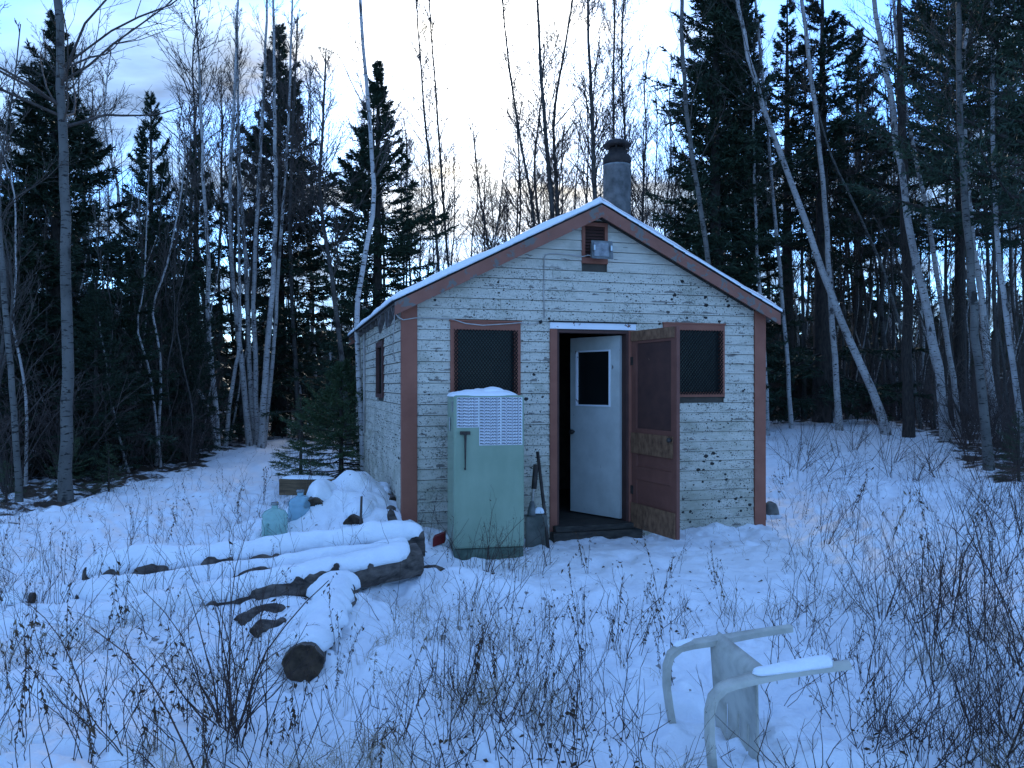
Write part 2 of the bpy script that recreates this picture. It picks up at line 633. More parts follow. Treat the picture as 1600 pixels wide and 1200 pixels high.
M['needle'] = mk_needles('spruce_needles', (.018, .034, .022), (.04, .062, .034), .2)
M['needle_near'] = mk_needles('young_spruce_needles', (.03, .055, .026), (.06, .09, .04), .2)
M['leaf_dead'] = simple('dead_curled_leaves', (.035, .022, .014), (.11, .07, .04), .8, 9, spec=.15)
M['leaf_top'] = simple('dry_seed_heads', (.10, .075, .05), (.22, .17, .11), .85, 12, spec=.1)
M['straw'] = simple('dry_grass_straw', (.20, .15, .09), (.40, .31, .19), .75, 4, spec=.2, world_space=True)

# ------------------------------------------------------------------ ground
HX, HY, HYAW = -1.084, 7.8, R(16.16)          # cabin's front left corner and turn
E1 = np.array([cos(HYAW), sin(HYAW)])
E2 = np.array([-sin(HYAW), cos(HYAW)])
HW, HL = 4.15, 5.6


def hw(s, t, z=0):
    return (HX + E1[0] * s + E2[0] * t, HY + E1[1] * s + E2[1] * t, z)


def edge_y(u):
    """how far the clearing reaches at picture slope u = x / y"""
    return np.interp(u, [-1.2, -.66, -.58, -.50, -.41, -.38, -.31, -.2, .0, .30, .34, .48, .56, .61, .66, 1.2],
                     [9.5, 10.6, 11.2, 13.0, 15.0, 18.0, 22.5, 25, 26, 25, 23, 25, 18.5, 14, 13.4, 11.5])


def gauss(x, y, cx, cy, sx, sy, rot=0):
    c, s = cos(rot), sin(rot)
    dx, dy = x - cx, y - cy
    a, b = dx * c + dy * s, -dx * s + dy * c
    return np.exp(-.5 * ((a / sx) ** 2 + (b / sy) ** 2))


FEET = []
rft = random.Random(12)
for (x0, y0, x1, y1) in ((1.35, 7.6, 2.1, 5.6), (2.1, 5.6, 2.3, 3.6), (1.6, 7.5, 3.6, 8.2), (3.5, 8.0, 4.6, 11.5), (1.0, 7.5, .5, 5.0), (2.6, 6.4, 4.2, 9.0)):
    ln = math.hypot(x1 - x0, y1 - y0)
    n_ = int(ln / .36)
    hd = math.atan2(-(x1 - x0), y1 - y0)
    for i in range(n_):
        f_ = (i + .5) / n_
        sd = .10 if i % 2 else -.10
        FEET.append((x0 + (x1 - x0) * f_ + sd * cos(hd) + rft.uniform(-.05, .05), y0 + (y1 - y0) * f_ + sd * sin(hd) + rft.uniform(-.05, .05), hd + rft.uniform(-.25, .25)))


def gz(x, y, fine=True):
    x = np.asarray(x, float)
    y = np.asarray(y, float)
    d = np.hypot(x, y)
    z = .10 * vnoise(x * .45, y * .45, 1) + .07 * vnoise(x * 1.1, y * 1.1, 2)
    if fine:
        fade = np.clip(1.7 - d / 18, .35, 1)
        z = z + fade * (.085 * vnoise(x * 2.9, y * 2.9, 3) + .072 * vnoise(x * 6.5, y * 6.5, 4) + .040 * vnoise(x * 14, y * 14, 5) + .012 * vnoise(x * 31, y * 31, 8))
        rid = np.abs(vnoise(x * 4.1, y * 4.1, 6))
        z = z - fade * .05 * np.clip(.10 - rid, 0, .1) * 5
    # trodden approach before the door is smoother
    z = z * (1 - .75 * gauss(x, y, 1.2, 7.2, 1.3, .9))
    z = z + .22 * gauss(x, y, -1.15, 7.75, .55, .5)
    z = z + .55 * gauss(x, y, -1.72, 8.75, .42, .55) + .22 * gauss(x, y, -2.15, 8.3, .5, .35)
    z = z + .10 * gauss(x, y, -2.3, 5.9, 1.2, .45, .22)
    z = z + .13 * gauss(x, y, -1.25, 5.3, .26, .5)
    z = z + .13 * gauss(x, y, 2.35, 8.75, .25, .15, HYAW)
    z = z + .10 * gauss(x, y, -.35, 6.2, .3, .25)
    z = z - .15 * gauss(x, y, -.98, 5.86, .38, .20, .12) - .07 * gauss(x, y, -1.16, 4.22, .18, .12)
    z = z - .06 * gauss(x, y, 3.0, 8.9, .8, .6)
    if fine:
        for fx_, fy_, fr_ in FEET:
            m_ = (np.abs(x - fx_) < .5) & (np.abs(y - fy_) < .5)
            if m_.any():
                g_ = gauss(x, y, fx_, fy_, .055, .13, fr_)
                g2_ = gauss(x, y, fx_, fy_, .10, .19, fr_)
                z = z - .075 * np.minimum(g_ * 1.5, 1) * .9 + .022 * g2_
    z = z + .50 / (1 + np.exp(-(y - 17) / 2.2)) / (1 + np.exp(-(x - 4.5) / 1.2))
    z = z + .25 * np.clip((d - 26) / 20, 0, 1) + .004 * np.clip(d - 40, 0, 400)
    return z


ang_f = np.radians(np.linspace(-38, 38, 470))
ang_c = np.radians(np.linspace(38, 322, 72)[1:-1])
ANG = np.concatenate([ang_f, ang_c])
RAD = np.concatenate([np.linspace(.4, 2.4, 10)[:-1], np.geomspace(2.4, 14, 330)[:-1], np.geomspace(14, 60, 150)[:-1], np.geomspace(60, 900, 24)])
AA, RR = np.meshgrid(ANG, RAD, indexing='ij')
GX, GY = RR * np.sin(AA), RR * np.cos(AA)
GZ = gz(GX, GY)
na, nr = AA.shape
idx = np.arange(na * nr).reshape(na, nr)
i2 = np.roll(idx, -1, axis=0)
quads = np.stack([idx[:, :-1], idx[:, 1:], i2[:, 1:], i2[:, :-1]], -1).reshape(-1, 4)[:, ::-1]
Vg = np.stack([GX, GY, GZ], -1).reshape(-1, 3)
Vg = np.concatenate([Vg, [[0, 0, 0]]])
ctr = len(Vg) - 1
tri = np.stack([idx[:, 0], i2[:, 0], np.full(na, ctr)], -1)[:, ::-1]
gm = mesh_np('ground', Vg, quads, tri)
lit = np.clip((np.hypot(GX, GY) / edge_y(GX / np.maximum(GY, .3)) - .93) * 5.5, 0, 1)
lit = np.where(GY > 0, lit, np.clip((RR - 14) / 6, 0, 1))
lit = np.clip(lit * .62, 0, 1)
lit = np.append(lit.reshape(-1), 0)
at = gm.attributes.new('litter', 'FLOAT', 'POINT')
at.data.foreach_set('value', lit.astype(np.float32))
ground = link('snowy_ground', gm, M['ground'])
tag(ground, 'uneven crusted snow over the clearing', kind='structure')


def g1z(x, y):
    return float(gz(np.array([x]), np.array([y]))[0])


# ------------------------------------------------------------------ cabin
cabin = empty('cabin', (HX, HY, 0), HYAW, 'small white clapboard cabin with brown trim and snow on its gable roof', 'cabin')
APEX, SL = 3.50, .50


def wall_top(s):
    return APEX - SL * abs(s - HW / 2)


LWX = (.466, 1.213, 1.42, 2.263)             # left window: s0 s1 z0 z1 (outer frame)
RWX = (2.868, 3.632, 1.475, 2.29)
DOOR = (1.62, 2.45, .13, 2.20)
VENT = (1.903, 2.20, 2.918, 3.36)
SWX = (1.6, 2.3, 1.45, 2.15)                  # side window on the left wall: t0 t1 z0 z1

# core walls
c = MB()
T = .10


def fbox(s0, s1, z0, z1):
    c.box(s0, s1, .002, T, z0, z1)


fbox(0, LWX[0] + .05, -.3, 2.44)
fbox(LWX[0] + .05, LWX[1] - .05, -.3, LWX[2] + .05)
fbox(LWX[0] + .05, LWX[1] - .05, LWX[3] - .05, 2.44)
fbox(LWX[1] - .05, DOOR[0], -.3, 2.44)
fbox(DOOR[0], DOOR[1], DOOR[3], 2.44)
fbox(DOOR[0], DOOR[1], -.3, .11)
fbox(DOOR[1], RWX[0] + .05, -.3, 2.44)
fbox(RWX[0] + .05, RWX[1] - .05, -.3, RWX[2] + .05)
fbox(RWX[0] + .05, RWX[1] - .05, RWX[3] - .05, 2.44)
fbox(RWX[1] - .05, HW, -.3, 2.44)
c.prism([(.02, 2.44), (HW - .02, 2.44), (HW / 2, APEX - .03)], .004, T)
c.box(.0, T, T, SWX[0] + .04, -.3, 2.44)
c.box(.0, T, SWX[0] + .04, SWX[1] - .04, -.3, SWX[2] + .04)
c.box(.0, T, SWX[0] + .04, SWX[1] - .04, SWX[3] - .04, 2.44)
c.box(.0, T, SWX[1] - .04, HL, -.3, 2.44)
c.box(HW - T, HW, T, HL, -.3, 2.44)
c.box(T, HW - T, HL - T, HL, -.3, 2.44)
c.prism([(.02, 2.44), (HW - .02, 2.44), (HW / 2, APEX - .03)], HL - T, HL)
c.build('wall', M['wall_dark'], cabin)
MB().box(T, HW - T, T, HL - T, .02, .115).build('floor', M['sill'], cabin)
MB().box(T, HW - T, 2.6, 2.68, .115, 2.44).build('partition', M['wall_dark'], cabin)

# clapboards
PITCH = .1095
rs = random.Random(3)


def cut(iv, holes):
    out = [iv]
    for h0, h1 in holes:
        nx = []
        for a, b in out:
            if h1 <= a or h0 >= b:
                nx.append((a, b))
            else:
                if h0 > a + .01:
                    nx.append((a, h0))
                if h1 < b - .01:
                    nx.append((h1, b))
        out = nx
    return out


z = -.12
row = 0
CB = .128                                      # corner board width
while z < APEX - .06:
    z1 = z + PITCH
    holes = []
    for (a, b, c0, c1) in (LWX, RWX, (1.54, 2.53, -1, 2.285), VENT):
        if z1 > c0 + .02 and z < c1 - .02:
            holes.append((a, b))
    zb = max(z, -9)

    def lim(zq):
        return max(CB if zq < 2.43 else 0.02, HW / 2 - (APEX - zq) / SL + .01)
    l0, l1 = lim(z), lim(z1 - .004)
    if l0 > HW / 2 - .03:
        break
    for a, b in cut((l0, HW - l0), holes):
        segs = [(a, b)]
        if b - a > 1.6:
            j = a + (b - a) * rs.choice((.22, .35, .55, .68, .8)) + rs.uniform(-.1, .1)
            segs = [(a, j - .002), (j + .002, b)]
        for a2, b2 in segs:
            ta = max(a2, l1) if abs(a2 - l0) < 1e-6 else a2
            tb = min(b2, HW - l1) if abs(b2 - (HW - l0)) < 1e-6 else b2
            if tb - ta < .02:
                ta = tb = (a2 + b2) / 2
                ta -= .01
                tb += .01
            jit = rs.uniform(-.0025, .0025)
            dz = rs.uniform(-.003, .003)
            pr = -.021 + jit
            # wedge: thick lower edge stands proud of the board below
            MB().hexa([(a2, pr, z + dz), (b2, pr, z + dz * .4), (b2, 0, z), (a2, 0, z),
                       (ta, -.008 + jit, z1 - .0052), (tb, -.008 + jit, z1 - .0052), (tb, 0, z1 - .0052), (ta, 0, z1 - .0052)]
                      ).build('siding_board', M['siding'], cabin)
    z = z1
    row += 1
z = -.12
while z < 2.40:
    z1 = z + PITCH
    holes = [(SWX[0], SWX[1])] if z1 > SWX[2] + .02 and z < SWX[3] - .02 else []
    for a, b in cut((.06, HL), holes):
        segs = [(a, b)]
        if b - a > 3:
            j = a + (b - a) * rs.uniform(.3, .7)
            segs = [(a, j - .002), (j + .002, b)]
        for a2, b2 in segs:
            pr = -.021 + rs.uniform(-.003, .003)
            dz = rs.uniform(-.004, .004)
            zt = min(z1 - .008, 2.43)
            MB().hexa([(pr, b2, z + dz), (pr, a2, z), (0, a2, z), (0, b2, z),
                       (-.008, b2, zt), (-.008, a2, zt), (0, a2, zt), (0, b2, zt)]).build('siding_board', M['siding'], cabin)
    z = z1

# corner boards
for s0, s1 in ((-.032, CB - .003), (HW - CB + .003, HW + .02)):
    MB().box(s0, s1, -.034, -.001, -.25, wall_top(.06) - .03).build('corner_board', M['brown'], cabin, bevel=.003)
MB().box(-.0325, -.001, .0, .058, -.25, 2.40).build('corner_board', M['brown'], cabin, bevel=.003)


# windows with steel mesh
def diamond_mesh(x0, x1, z0, z1, y, px_, pz_, r=.0056):
    """expanded steel: zigzag strands"""
    mb = MB()
    nz = int(round((z1 - z0) / pz_))
    nx = int(round((x1 - x0) / px_))
    dx, dz_ = (x1 - x0) / nx, (z1 - z0) / nz
    for i in range(nz + 1):
        for sgn in (0, 1):
            pts = []
            for j in range(nx * 2 + 1):
                up = (j + sgn) % 2
                zc = z0 + dz_ * (i + up)
                pts.append((x0 + dx * .5 * j, y, zc))
            if i == nz:
                continue
            b = len(mb.v)
            for p in pts:
                mb.v += [(p[0], y - r, p[2] - r), (p[0], y + r, p[2] + r * 1.2), (p[0], y - r, p[2] + r * 1.4)]
            for j in range(len(pts) - 1):
                for q in range(3):
                    q2 = (q + 1) % 3
                    mb.f.append((b + j * 3 + q, b + j * 3 + q2, b + (j + 1) * 3 + q2, b + (j + 1) * 3 + q))
    return mb


def window(s0, s1, z0, z1, fr=.075, top=.085, pad=.035):
    f = MB()
    f.box(s0, s0 + fr, -.036, .0, z0, z1)
    f.box(s1 - fr, s1, -.036, .0, z0, z1)
    f.box(s0 + fr, s1 - fr, -.036, .0, z1 - top, z1)
    f.box(s0 + fr, s1 - fr, -.036, .0, z0, z0 + .055)
    f.box(s0 - .012, s1 + .012, -.046, .0, z1, z1 + .015)
    w = f.build('window', M['brown'], cabin)
    MB().box(s0 + fr - .01, s1 - fr + .01, .02, .03, z0 + .03, z1 - top + .02).build('pane', M['glass_dark'], w)
    diamond_mesh(s0 + pad, s1 - pad, z0 + .03, z1 - top - .002, -.046, .068, .044).build('mesh_screen', M['wire_mesh'], w)
    return w


window(*LWX)
window(*RWX, fr=.06, top=.07, pad=.03)
f = MB()
f.box(-.04, 0, SWX[0], SWX[0] + .07, SWX[2], SWX[3])
f.box(-.04, 0, SWX[1] - .07, SWX[1], SWX[2], SWX[3])
f.box(-.04, 0, SWX[0] + .07, SWX[1] - .07, SWX[3] - .07, SWX[3])
f.box(-.05, 0, SWX[0] + .07, SWX[1] - .07, SWX[2], SWX[2] + .05)
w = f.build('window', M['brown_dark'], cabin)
MB().box(.02, .03, SWX[0] + .05, SWX[1] - .05, SWX[2] + .03, SWX[3] - .05).build('pane', M['glass_dark'], w)

# door frame
MB().box(1.54, 1.62, -.036, .0, .0, 2.205).build('door_jamb', M['brown'], cabin, bevel=.003)
MB().box(2.45, 2.53, -.036, .0, .0, 2.205).build('door_jamb', M['brown'], cabin, bevel=.003)
MB().box(1.62, 1.645, -.02, .12, .115, 2.20).build('door_stop', M['brown_dark'], cabin)
MB().box(2.425, 2.45, -.02, .12, .115, 2.20).build('door_stop', M['brown_dark'], cabin)
MB().box(1.645, 2.425, -.02, .12, 2.17, 2.20).build('door_stop', M['brown_dark'], cabin)
h = MB().box(1.54, 2.53, -.038, .0, 2.208, 2.275).build('door_head', M['white_trim'], cabin)
MB().box(1.53, 2.54, -.05, .0, 2.277, 2.292).build('drip_cap', M['shingle'], h)
# sill step
st = MB().box(1.54, 2.56, -.15, .0, -.05, .055).build('door_step', M['sill'], cabin, bevel=.006)
MB().box(1.57, 2.50, -.12, .10, .057, .118).build('sill_plank', M['sill'], st, bevel=.006)
MB().box(1.60, 2.52, -.012, .012, -.02, -.001).build('step_edge', M['sill'], st)

# inner door, swung inwards
ind = MB()
DW, DH = .74, 2.02
wx0, wx1, wz0, wz1 = .13, .65, 1.23, 1.87
ind.box(0, wx0, 0, .04, 0, DH)
ind.box(wx1, DW, 0, .04, 0, DH)
ind.box(wx0, wx1, 0, .04, 0, wz0)
ind.box(wx0, wx1, 0, .04, wz1, DH)
inner = ind.build('inner_door', M['door_white'], cabin)
inner.location = (2.42, .09, .135)
P0 = np.array(hw(2.42, .09)[:2])
P1 = np.array([.0769 * 9.12, 9.12])
dv = P1 - P0
inner.rotation_euler = (0, 0, math.atan2(dv[1], dv[0]) - HYAW)
# in the door's frame +x runs to the free edge and +y faces the camera side
MB().box(wx0, wx1, .012, .02, wz0, wz1).build('pane', M['pane_room_dark'], inner)
fr = MB()
for a in ((wx0, wx0 + .018, wz0, wz1), (wx1 - .018, wx1, wz0, wz1), (wx0 + .018, wx1 - .018, wz0, wz0 + .018), (wx0 + .018, wx1 - .018, wz1 - .018, wz1)):
    fr.box(a[0], a[1], .02, .052, a[2], a[3])
fr.build('glazing_bead', M['white_trim'], inner)
kb = MB()
kb.tube([(DW - .06, .04, .93), (DW - .06, .065, .93), (DW - .06, .07, .93), (DW - .06, .10, .93), (DW - .06, .11, .93)], [.012, .012, .027, .027, .012], 12)
kb.build('knob', M['steel_dark'], inner, True)

# outer storm door, swung out to the right
SDW, SDH = .84, 2.12
sd = MB()
ST = .10
sd.box(0, ST, 0, .038, 0, SDH)
sd.box(SDW - ST, SDW, 0, .038, 0, SDH)
sd.box(ST, SDW - ST, 0, .038, SDH - .14, SDH)
sd.box(ST, SDW - ST, 0, .038, .97, 1.07)
sd.box(ST, SDW - ST, 0, .038, .52, .66)
sd.box(ST, SDW - ST, 0, .038, 0, .24)
storm = sd.build('storm_door', M['brown_door'], cabin, bevel=.003)
P0 = np.array(hw(2.47, -.06)[:2])
P1 = np.array([(1053 - 800) / F * 7.70, 7.70])
dv = P1 - P0
storm.location = (2.47, -.06, .075)
storm.rotation_euler = (0, 0, math.atan2(dv[1], dv[0]) - HYAW)
SY = -1                                        # visible (inner) face is at local y = 0, looking to -y


def sdbox(name, x0, x1, z0, z1, y0, y1, m):
    return MB().box(x0, x1, y0, y1, z0, z1).build(name, m, storm)


sdbox('upper_panel', ST, SDW - ST, 1.07, SDH - .14, .012, .028, M['brown_dark'])
sdbox('middle_panel', ST, SDW - ST, .66, .97, .012, .028, M['brown_door'])
sdbox('lower_panel', ST, SDW - ST, .24, .52, .012, .028, M['brown_door'])
sdbox('strand_board_strip', .0, SDW - .03, SDH - .11, SDH - .005, -.013, -.001, M['osb'])
sdbox('strand_board_strip', .0, SDW - .06, .80, 1.02, -.013, -.001, M['osb'])
sdbox('strand_board_strip', .0, SDW - .02, .0, .26, -.013, -.001, M['osb'])
MB().tube([(SDW - .07, -.013, .985), (SDW - .07, -.03, .985), (SDW - .07, -.035, .985), (SDW - .07, -.06, .985), (SDW - .07, -.07, .985)],
          [.01, .01, .024, .024, .01], 12).build('knob', M['steel_dark'], storm, True)
for zz_ in (.35, 1.75):
    MB().box(-.02, .03, -.006, .0, zz_, zz_ + .09).build('hinge', M['steel_dark'], storm)

# gable vent and floodlight
v = MB()
v.box(VENT[0], VENT[0] + .035, -.034, 0, VENT[2], VENT[3])
v.box(VENT[1] - .035, VENT[1], -.034, 0, VENT[2], VENT[3])
v.box(VENT[0] + .035, VENT[1] - .035, -.034, 0, VENT[3] - .04, VENT[3])
v.box(VENT[0] + .035, VENT[1] - .035, -.034, 0, VENT[2], VENT[2] + .06)
vent = v.build('gable_vent', M['brown'], cabin)
k = VENT[2] + .06
while k < VENT[3] - .06:
    MB().hexa([(VENT[0] + .035, -.03, k), (VENT[1] - .035, -.03, k), (VENT[1] - .035, -.024, k), (VENT[0] + .035, -.024, k),
               (VENT[0] + .035, -.006, k + .03), (VENT[1] - .035, -.006, k + .03), (VENT[1] - .035, .0, k + .03), (VENT[0] + .035, .0, k + .03)]
              ).build('louvre', M['brown_dark'], vent)
    k += .034
fl = MB()
A0, A1, B0, B1 = 1.955, 2.20, 2.945, 3.145
fl.hexa([(A0, -.19, B0), (A1, -.19, B0), (A1 - .03, -.06, B0 + .03), (A0 + .03, -.06, B0 + .03),
         (A0, -.165, B1), (A1, -.165, B1), (A1 - .03, -.06, B1 - .03), (A0 + .03, -.06, B1 - .03)])
fl.box(2.10, 2.17, -.06, -.03, 3.0, 3.1)
flood = fl.build('floodlight', M['lamp_body'], cabin, bevel=.006)
MB().hexa([(A0 + .022, -.196, B0 + .025), (A1 - .055, -.196, B0 + .025), (A1 - .055, -.186, B0 + .025), (A0 + .022, -.186, B0 + .025),
           (A0 + .022, -.175, B1 - .025), (A1 - .055, -.175, B1 - .025), (A1 - .055, -.165, B1 - .025), (A0 + .022, -.165, B1 - .025)]
          ).build('lens', M['lamp_lens'], flood)
for xx in (A0 + .012, A1 - .04):
    MB().box(xx, xx + .022, -.205, -.18, 3.03, 3.09).build('clip', M['chrome'], flood, bevel=.004)
MB().tube([(2.02, -.09, 2.985), (1.96, -.06, 3.0), (1.90, -.045, 2.985), (1.7, -.035, 3.005), (1.53, -.03, 3.00), (1.49, -.028, 2.985), (1.475, -.027, 2.95), (1.47, -.026, 2.6), (1.475, -.026, 2.32)],
          .007, 6).build('conduit', M['cable'], cabin, True)
MB().tube([(1.42, -.03, 2.27), (1.30, -.05, 2.24), (1.22, -.05, 2.262), (1.05, -.05, 2.245), (.80, -.05, 2.225), (.62, -.05, 2.24), (.47, -.045, 2.285), (.25, -.03, 2.29), (.10, -.042, 2.285), (-.02, -.05, 2.262), (-.06, -.04, 2.285), (-.09, .05, 2.34)],
          .006, 6).build('cable', M['cable'], cabin, True)
MB().tube([(-.09, .05, 2.34), (-.085, .25, 2.0), (-.04, .42, 1.86)], .005, 6).build('cable', M['cable'], cabin, True)
MB().tube([(-.035, 3.9, .9), (-.035, 3.9, 2.4)], .016, 6).build('conduit', M['cable'], cabin, True)
MB().tube([(1.435, -.025, 2.275), (1.435, -.05, 2.28)], [.02, .014], 8).build('bracket', M['black'], cabin)

# roof
FO, EO = .15, .12                              # overhangs: front, eave
rf = MB()
zr = lambda s: APEX - SL * abs(s - HW / 2)
for sg in (-1, 1):
    s_e = HW / 2 + sg * (HW / 2 + EO)
    pts = [(HW / 2, APEX + .0), (s_e, zr(s_e)), (s_e, zr(s_e) + .028), (HW / 2, APEX + .031)]
    if sg > 0:
        pts = pts[::-1]
    rf.prism(pts, -FO, HL + .15)
roof = rf.build('roof', M['rafter'], cabin)
sh = MB()
for sg in (-1, 1):
    nrow = 16
    for i in range(nrow):
        a = HW / 2 + sg * (HW / 2 + EO + .025) * i / nrow
        b = HW / 2 + sg * (HW / 2 + EO + .025) * (i + 1) / nrow + sg * .006
        pts = [(a, zr(a) + .033), (b, zr(b) + .036), (b, zr(b) + .048), (a, zr(a) + .039)]
        if sg > 0:
            pts = pts[::-1]
        sh.prism(pts, -FO - .03, HL + .17)
tag(sh.build('shingles', M['shingle'], roof), kind='stuff')
for sg in (-1, 1):
    s_e = HW / 2 + sg * (HW / 2 + EO)
    wv = .13
    pts = [(HW / 2, APEX + .026), (s_e, zr(s_e) + .024), (s_e - sg * .0, zr(s_e) + .024 - wv), (HW / 2, APEX + .026 - wv * 1.03)]
    if sg > 0:
        pts = pts[::-1]
    MB().prism(pts, -FO - .022, -FO - .001).build('rake_board', M['brown_rake'], roof)
    pts = [(HW / 2, APEX + .024), (s_e, zr(s_e) + .022), (s_e, zr(s_e) - .12), (HW / 2, APEX - .12)]
    if sg > 0:
        pts = pts[::-1]
    MB().prism(pts, HL + .152, HL + .172).build('rake_board', M['brown_rake'], roof)
    # frieze strip under the rake, loose dark edge
    s_i = HW / 2 + sg * (HW / 2 - .16)
    pts = [(HW / 2 + sg * .02, APEX - .075), (s_i, zr(s_i) - .065), (s_i, zr(s_i) - .083), (HW / 2 + sg * .02, APEX - .095)]
    if sg > 0:
        pts = pts[::-1]
    MB().prism(pts, -.055, -.024).build('frieze_strip', M['rafter'] if sg < 0 else M['sill'], roof)
t = .02
while t < HL:
    for sg in (-1, 1):
        s0, s1 = (HW / 2 + sg * (HW / 2 + EO - .012), HW / 2 + sg * (HW / 2 - .0))
        pts = [(s0, zr(s0) - .004), (s1, zr(s1) - .004), (s1, zr(s1) - .09), (s0, zr(s0) - .075)]
        if sg > 0:
            pts = pts[::-1]
        MB().prism(pts, t, t + .04).build('rafter_tail', M['rafter'], roof)
    t += .56
# splintered soffit bits hanging at the front left eave
for (t0, ln, an, wd) in ((.08, .16, .5, .09), (.22, .22, -.3, .12), (.42, .13, .7, .08), (.6, .2, .2, .10), (.95, .15, -.5, .12), (1.3, .22, .3, .1)):
    mb = MB()
    sx = -.07
    mb.hexa([(sx - .05, t0, 2.41), (sx + .05, t0, 2.42), (sx + .05, t0 + wd, 2.42), (sx - .05, t0 + wd, 2.41),
             (sx - .05 + .06 * an, t0 + .02, 2.43 - ln), (sx - .03 + .06 * an, t0 + .02, 2.43 - ln), (sx - .03 + .06 * an, t0 + wd - .02, 2.44 - ln), (sx - .05 + .06 * an, t0 + wd - .02, 2.44 - ln)])
    mb.build('soffit_scrap', M['rafter'], roof)

# snow on the roof
for sg in (-1, 1):
    nt, ns = 90, 50
    tt = np.linspace(-FO - .025, HL + .17, nt)
    ff = np.linspace(0, 1, ns)
    TT, FF = np.meshgrid(tt, ff, indexing='ij')
    S = HW / 2 + sg * (HW / 2 + EO + .02) * FF
    Zb = APEX - SL * np.abs(S - HW / 2) + .05
    edge = np.minimum.reduce([(TT - tt[0]) / .10, (tt[-1] - TT) / .10, (1 - FF) * 2.2 / .10])
    rnd_e = np.sqrt(np.clip(edge, 0, 1) * (2 - np.clip(edge, 0, 1)))
    th = .072 + .03 * vnoise(TT * 2.2 + 7, S * 2.2, 11) + .02 * vnoise(TT * 7, S * 7, 12)
    Zt = Zb + np.maximum(.028 * np.clip(edge * 10, 0, 1), th * (.45 + .55 * rnd_e)) + .02 * np.exp(-(FF / .02) ** 2) * 0
    wob = .025 * vnoise(S * 5 + 3, TT * 0 + sg, 13)
    Tt = TT + np.where(TT < tt[0] + .03, wob, 0)
    top = np.stack([S, Tt, Zt], -1).reshape(-1, 3)
    bot = np.stack([S, Tt, Zb - .004], -1).reshape(-1, 3)
    id_ = np.arange(nt * ns).reshape(nt, ns)
    q = np.stack([id_[:-1, :-1], id_[1:, :-1], id_[1:, 1:], id_[:-1, 1:]], -1).reshape(-1, 4)
    o = nt * ns
    bd = np.concatenate([id_[0, :], id_[1:, -1], id_[-1, -2::-1], id_[-2:0:-1, 0]])
    b2 = np.roll(bd, -1)
    side = np.stack([bd, b2, b2 + o, bd + o], -1)
    Q = np.concatenate([q if sg < 0 else q[:, ::-1], (q + o)[:, ::-1] if sg < 0 else q + o, side])
    link('snow_cover', mesh_np('roof_snow', np.concatenate([top, bot]), Q), M['snow'], roof)

# stovepipe
CT = 1.05
cx = (964 - 800) / F
tq = np.roots([1])  # placeholder
# point on the line of sight at picture column 964 and house depth CT
s_c = (HX + E2[0] * CT - cx * (HY + E2[1] * CT)) / (cx * E1[1] - E1[0])
d_c = HY + E1[1] * s_c + E2[1] * CT
rp = 21.5 / F * d_c
zc = lambda y: pz(y, d_c)
pipe = MB().lathe([(rp, 3.2), (rp, zc(262)), (rp + .004, zc(262)), (rp + .004, zc(259)), (rp, zc(259))], s_c, CT, 28).build('stovepipe', M['galv'], cabin, True)
MB().lathe([(rp + .003, zc(259) + .002), (rp + .003, zc(247)), (rp * .96, zc(245)), (rp * .62, zc(238)), (rp * .60, zc(233)), (rp * .52, zc(233))], s_c, CT, 28).build('cone', M['soot'], pipe, True)
MB().lathe([(rp * .7, zc(230)), (rp * 1.02, zc(229.2)), (rp * 1.03, zc(228)), (rp * .8, zc(222)), (rp * .35, zc(218.6)), (.01, zc(218))], s_c, CT, 28).build('cap', M['soot'], pipe, True)
for q in range(6):
    a = q * pi / 3
    MB().box(s_c + rp * .56 * cos(a) - .008, s_c + rp * .56 * cos(a) + .008, CT + rp * .56 * sin(a) - .008, CT + rp * .56 * sin(a) + .008, zc(234), zc(229)).build('cap_bracket', M['soot'], pipe)
for p in list(bpy.data.objects):
    if p.name.startswith('siding_board'):
        pass

# ------------------------------------------------------------------ refrigerator
FRX, FRY, FYAW = px(709, 7.1), 7.1, R(11)
fridge = empty('refrigerator', (FRX, FRY, 0), FYAW, 'old mint green refrigerator standing in the snow under the left window', 'refrigerator')
FW, FH, FD = .664, 1.515, .62
MB().box(.008, FW - .008, .085, FD, .05, FH - .004).build('body', M['fridge'], fridge, bevel=.02)
MB().box(.016, FW - .016, .072, .086, .11, FH - .012).build('gasket', M['fridge_gasket'], fridge)
door = MB().box(0, FW, 0, .072, .10, FH).build('door', M['fridge'], fridge, bevel=.024)
MB().box(.004, FW - .004, .03, FD - .02, -.12, .096).build('plinth', M['fridge_dark'], fridge, bevel=.01)
# T handle
hm = MB()
hm.box(.055, .150, -.03, -.001, 1.155, 1.185)
hm.box(.085, .118, -.042, -.030, 1.15, 1.175)
hm.hexa([(.098, -.035, .835), (.108, -.035, .835), (.108, -.022, .835), (.098, -.022, .835), (.092, -.04, 1.15), (.114, -.04, 1.15), (.114, -.024, 1.15), (.092, -.024, 1.15)])
hm.box(.096, .11, -.03, -.001, .83, .85)
hm.build('handle', M['steel_dark'], door, bevel=.003)
MB().box(-.006, .006, .10, .125, 1.36, 1.46).build('hinge_plate', M['chrome'], fridge)
MB().box(-.008, .004, .30, .345, 1.17, 1.30).build('side_latch', M['chrome'], fridge, bevel=.004)
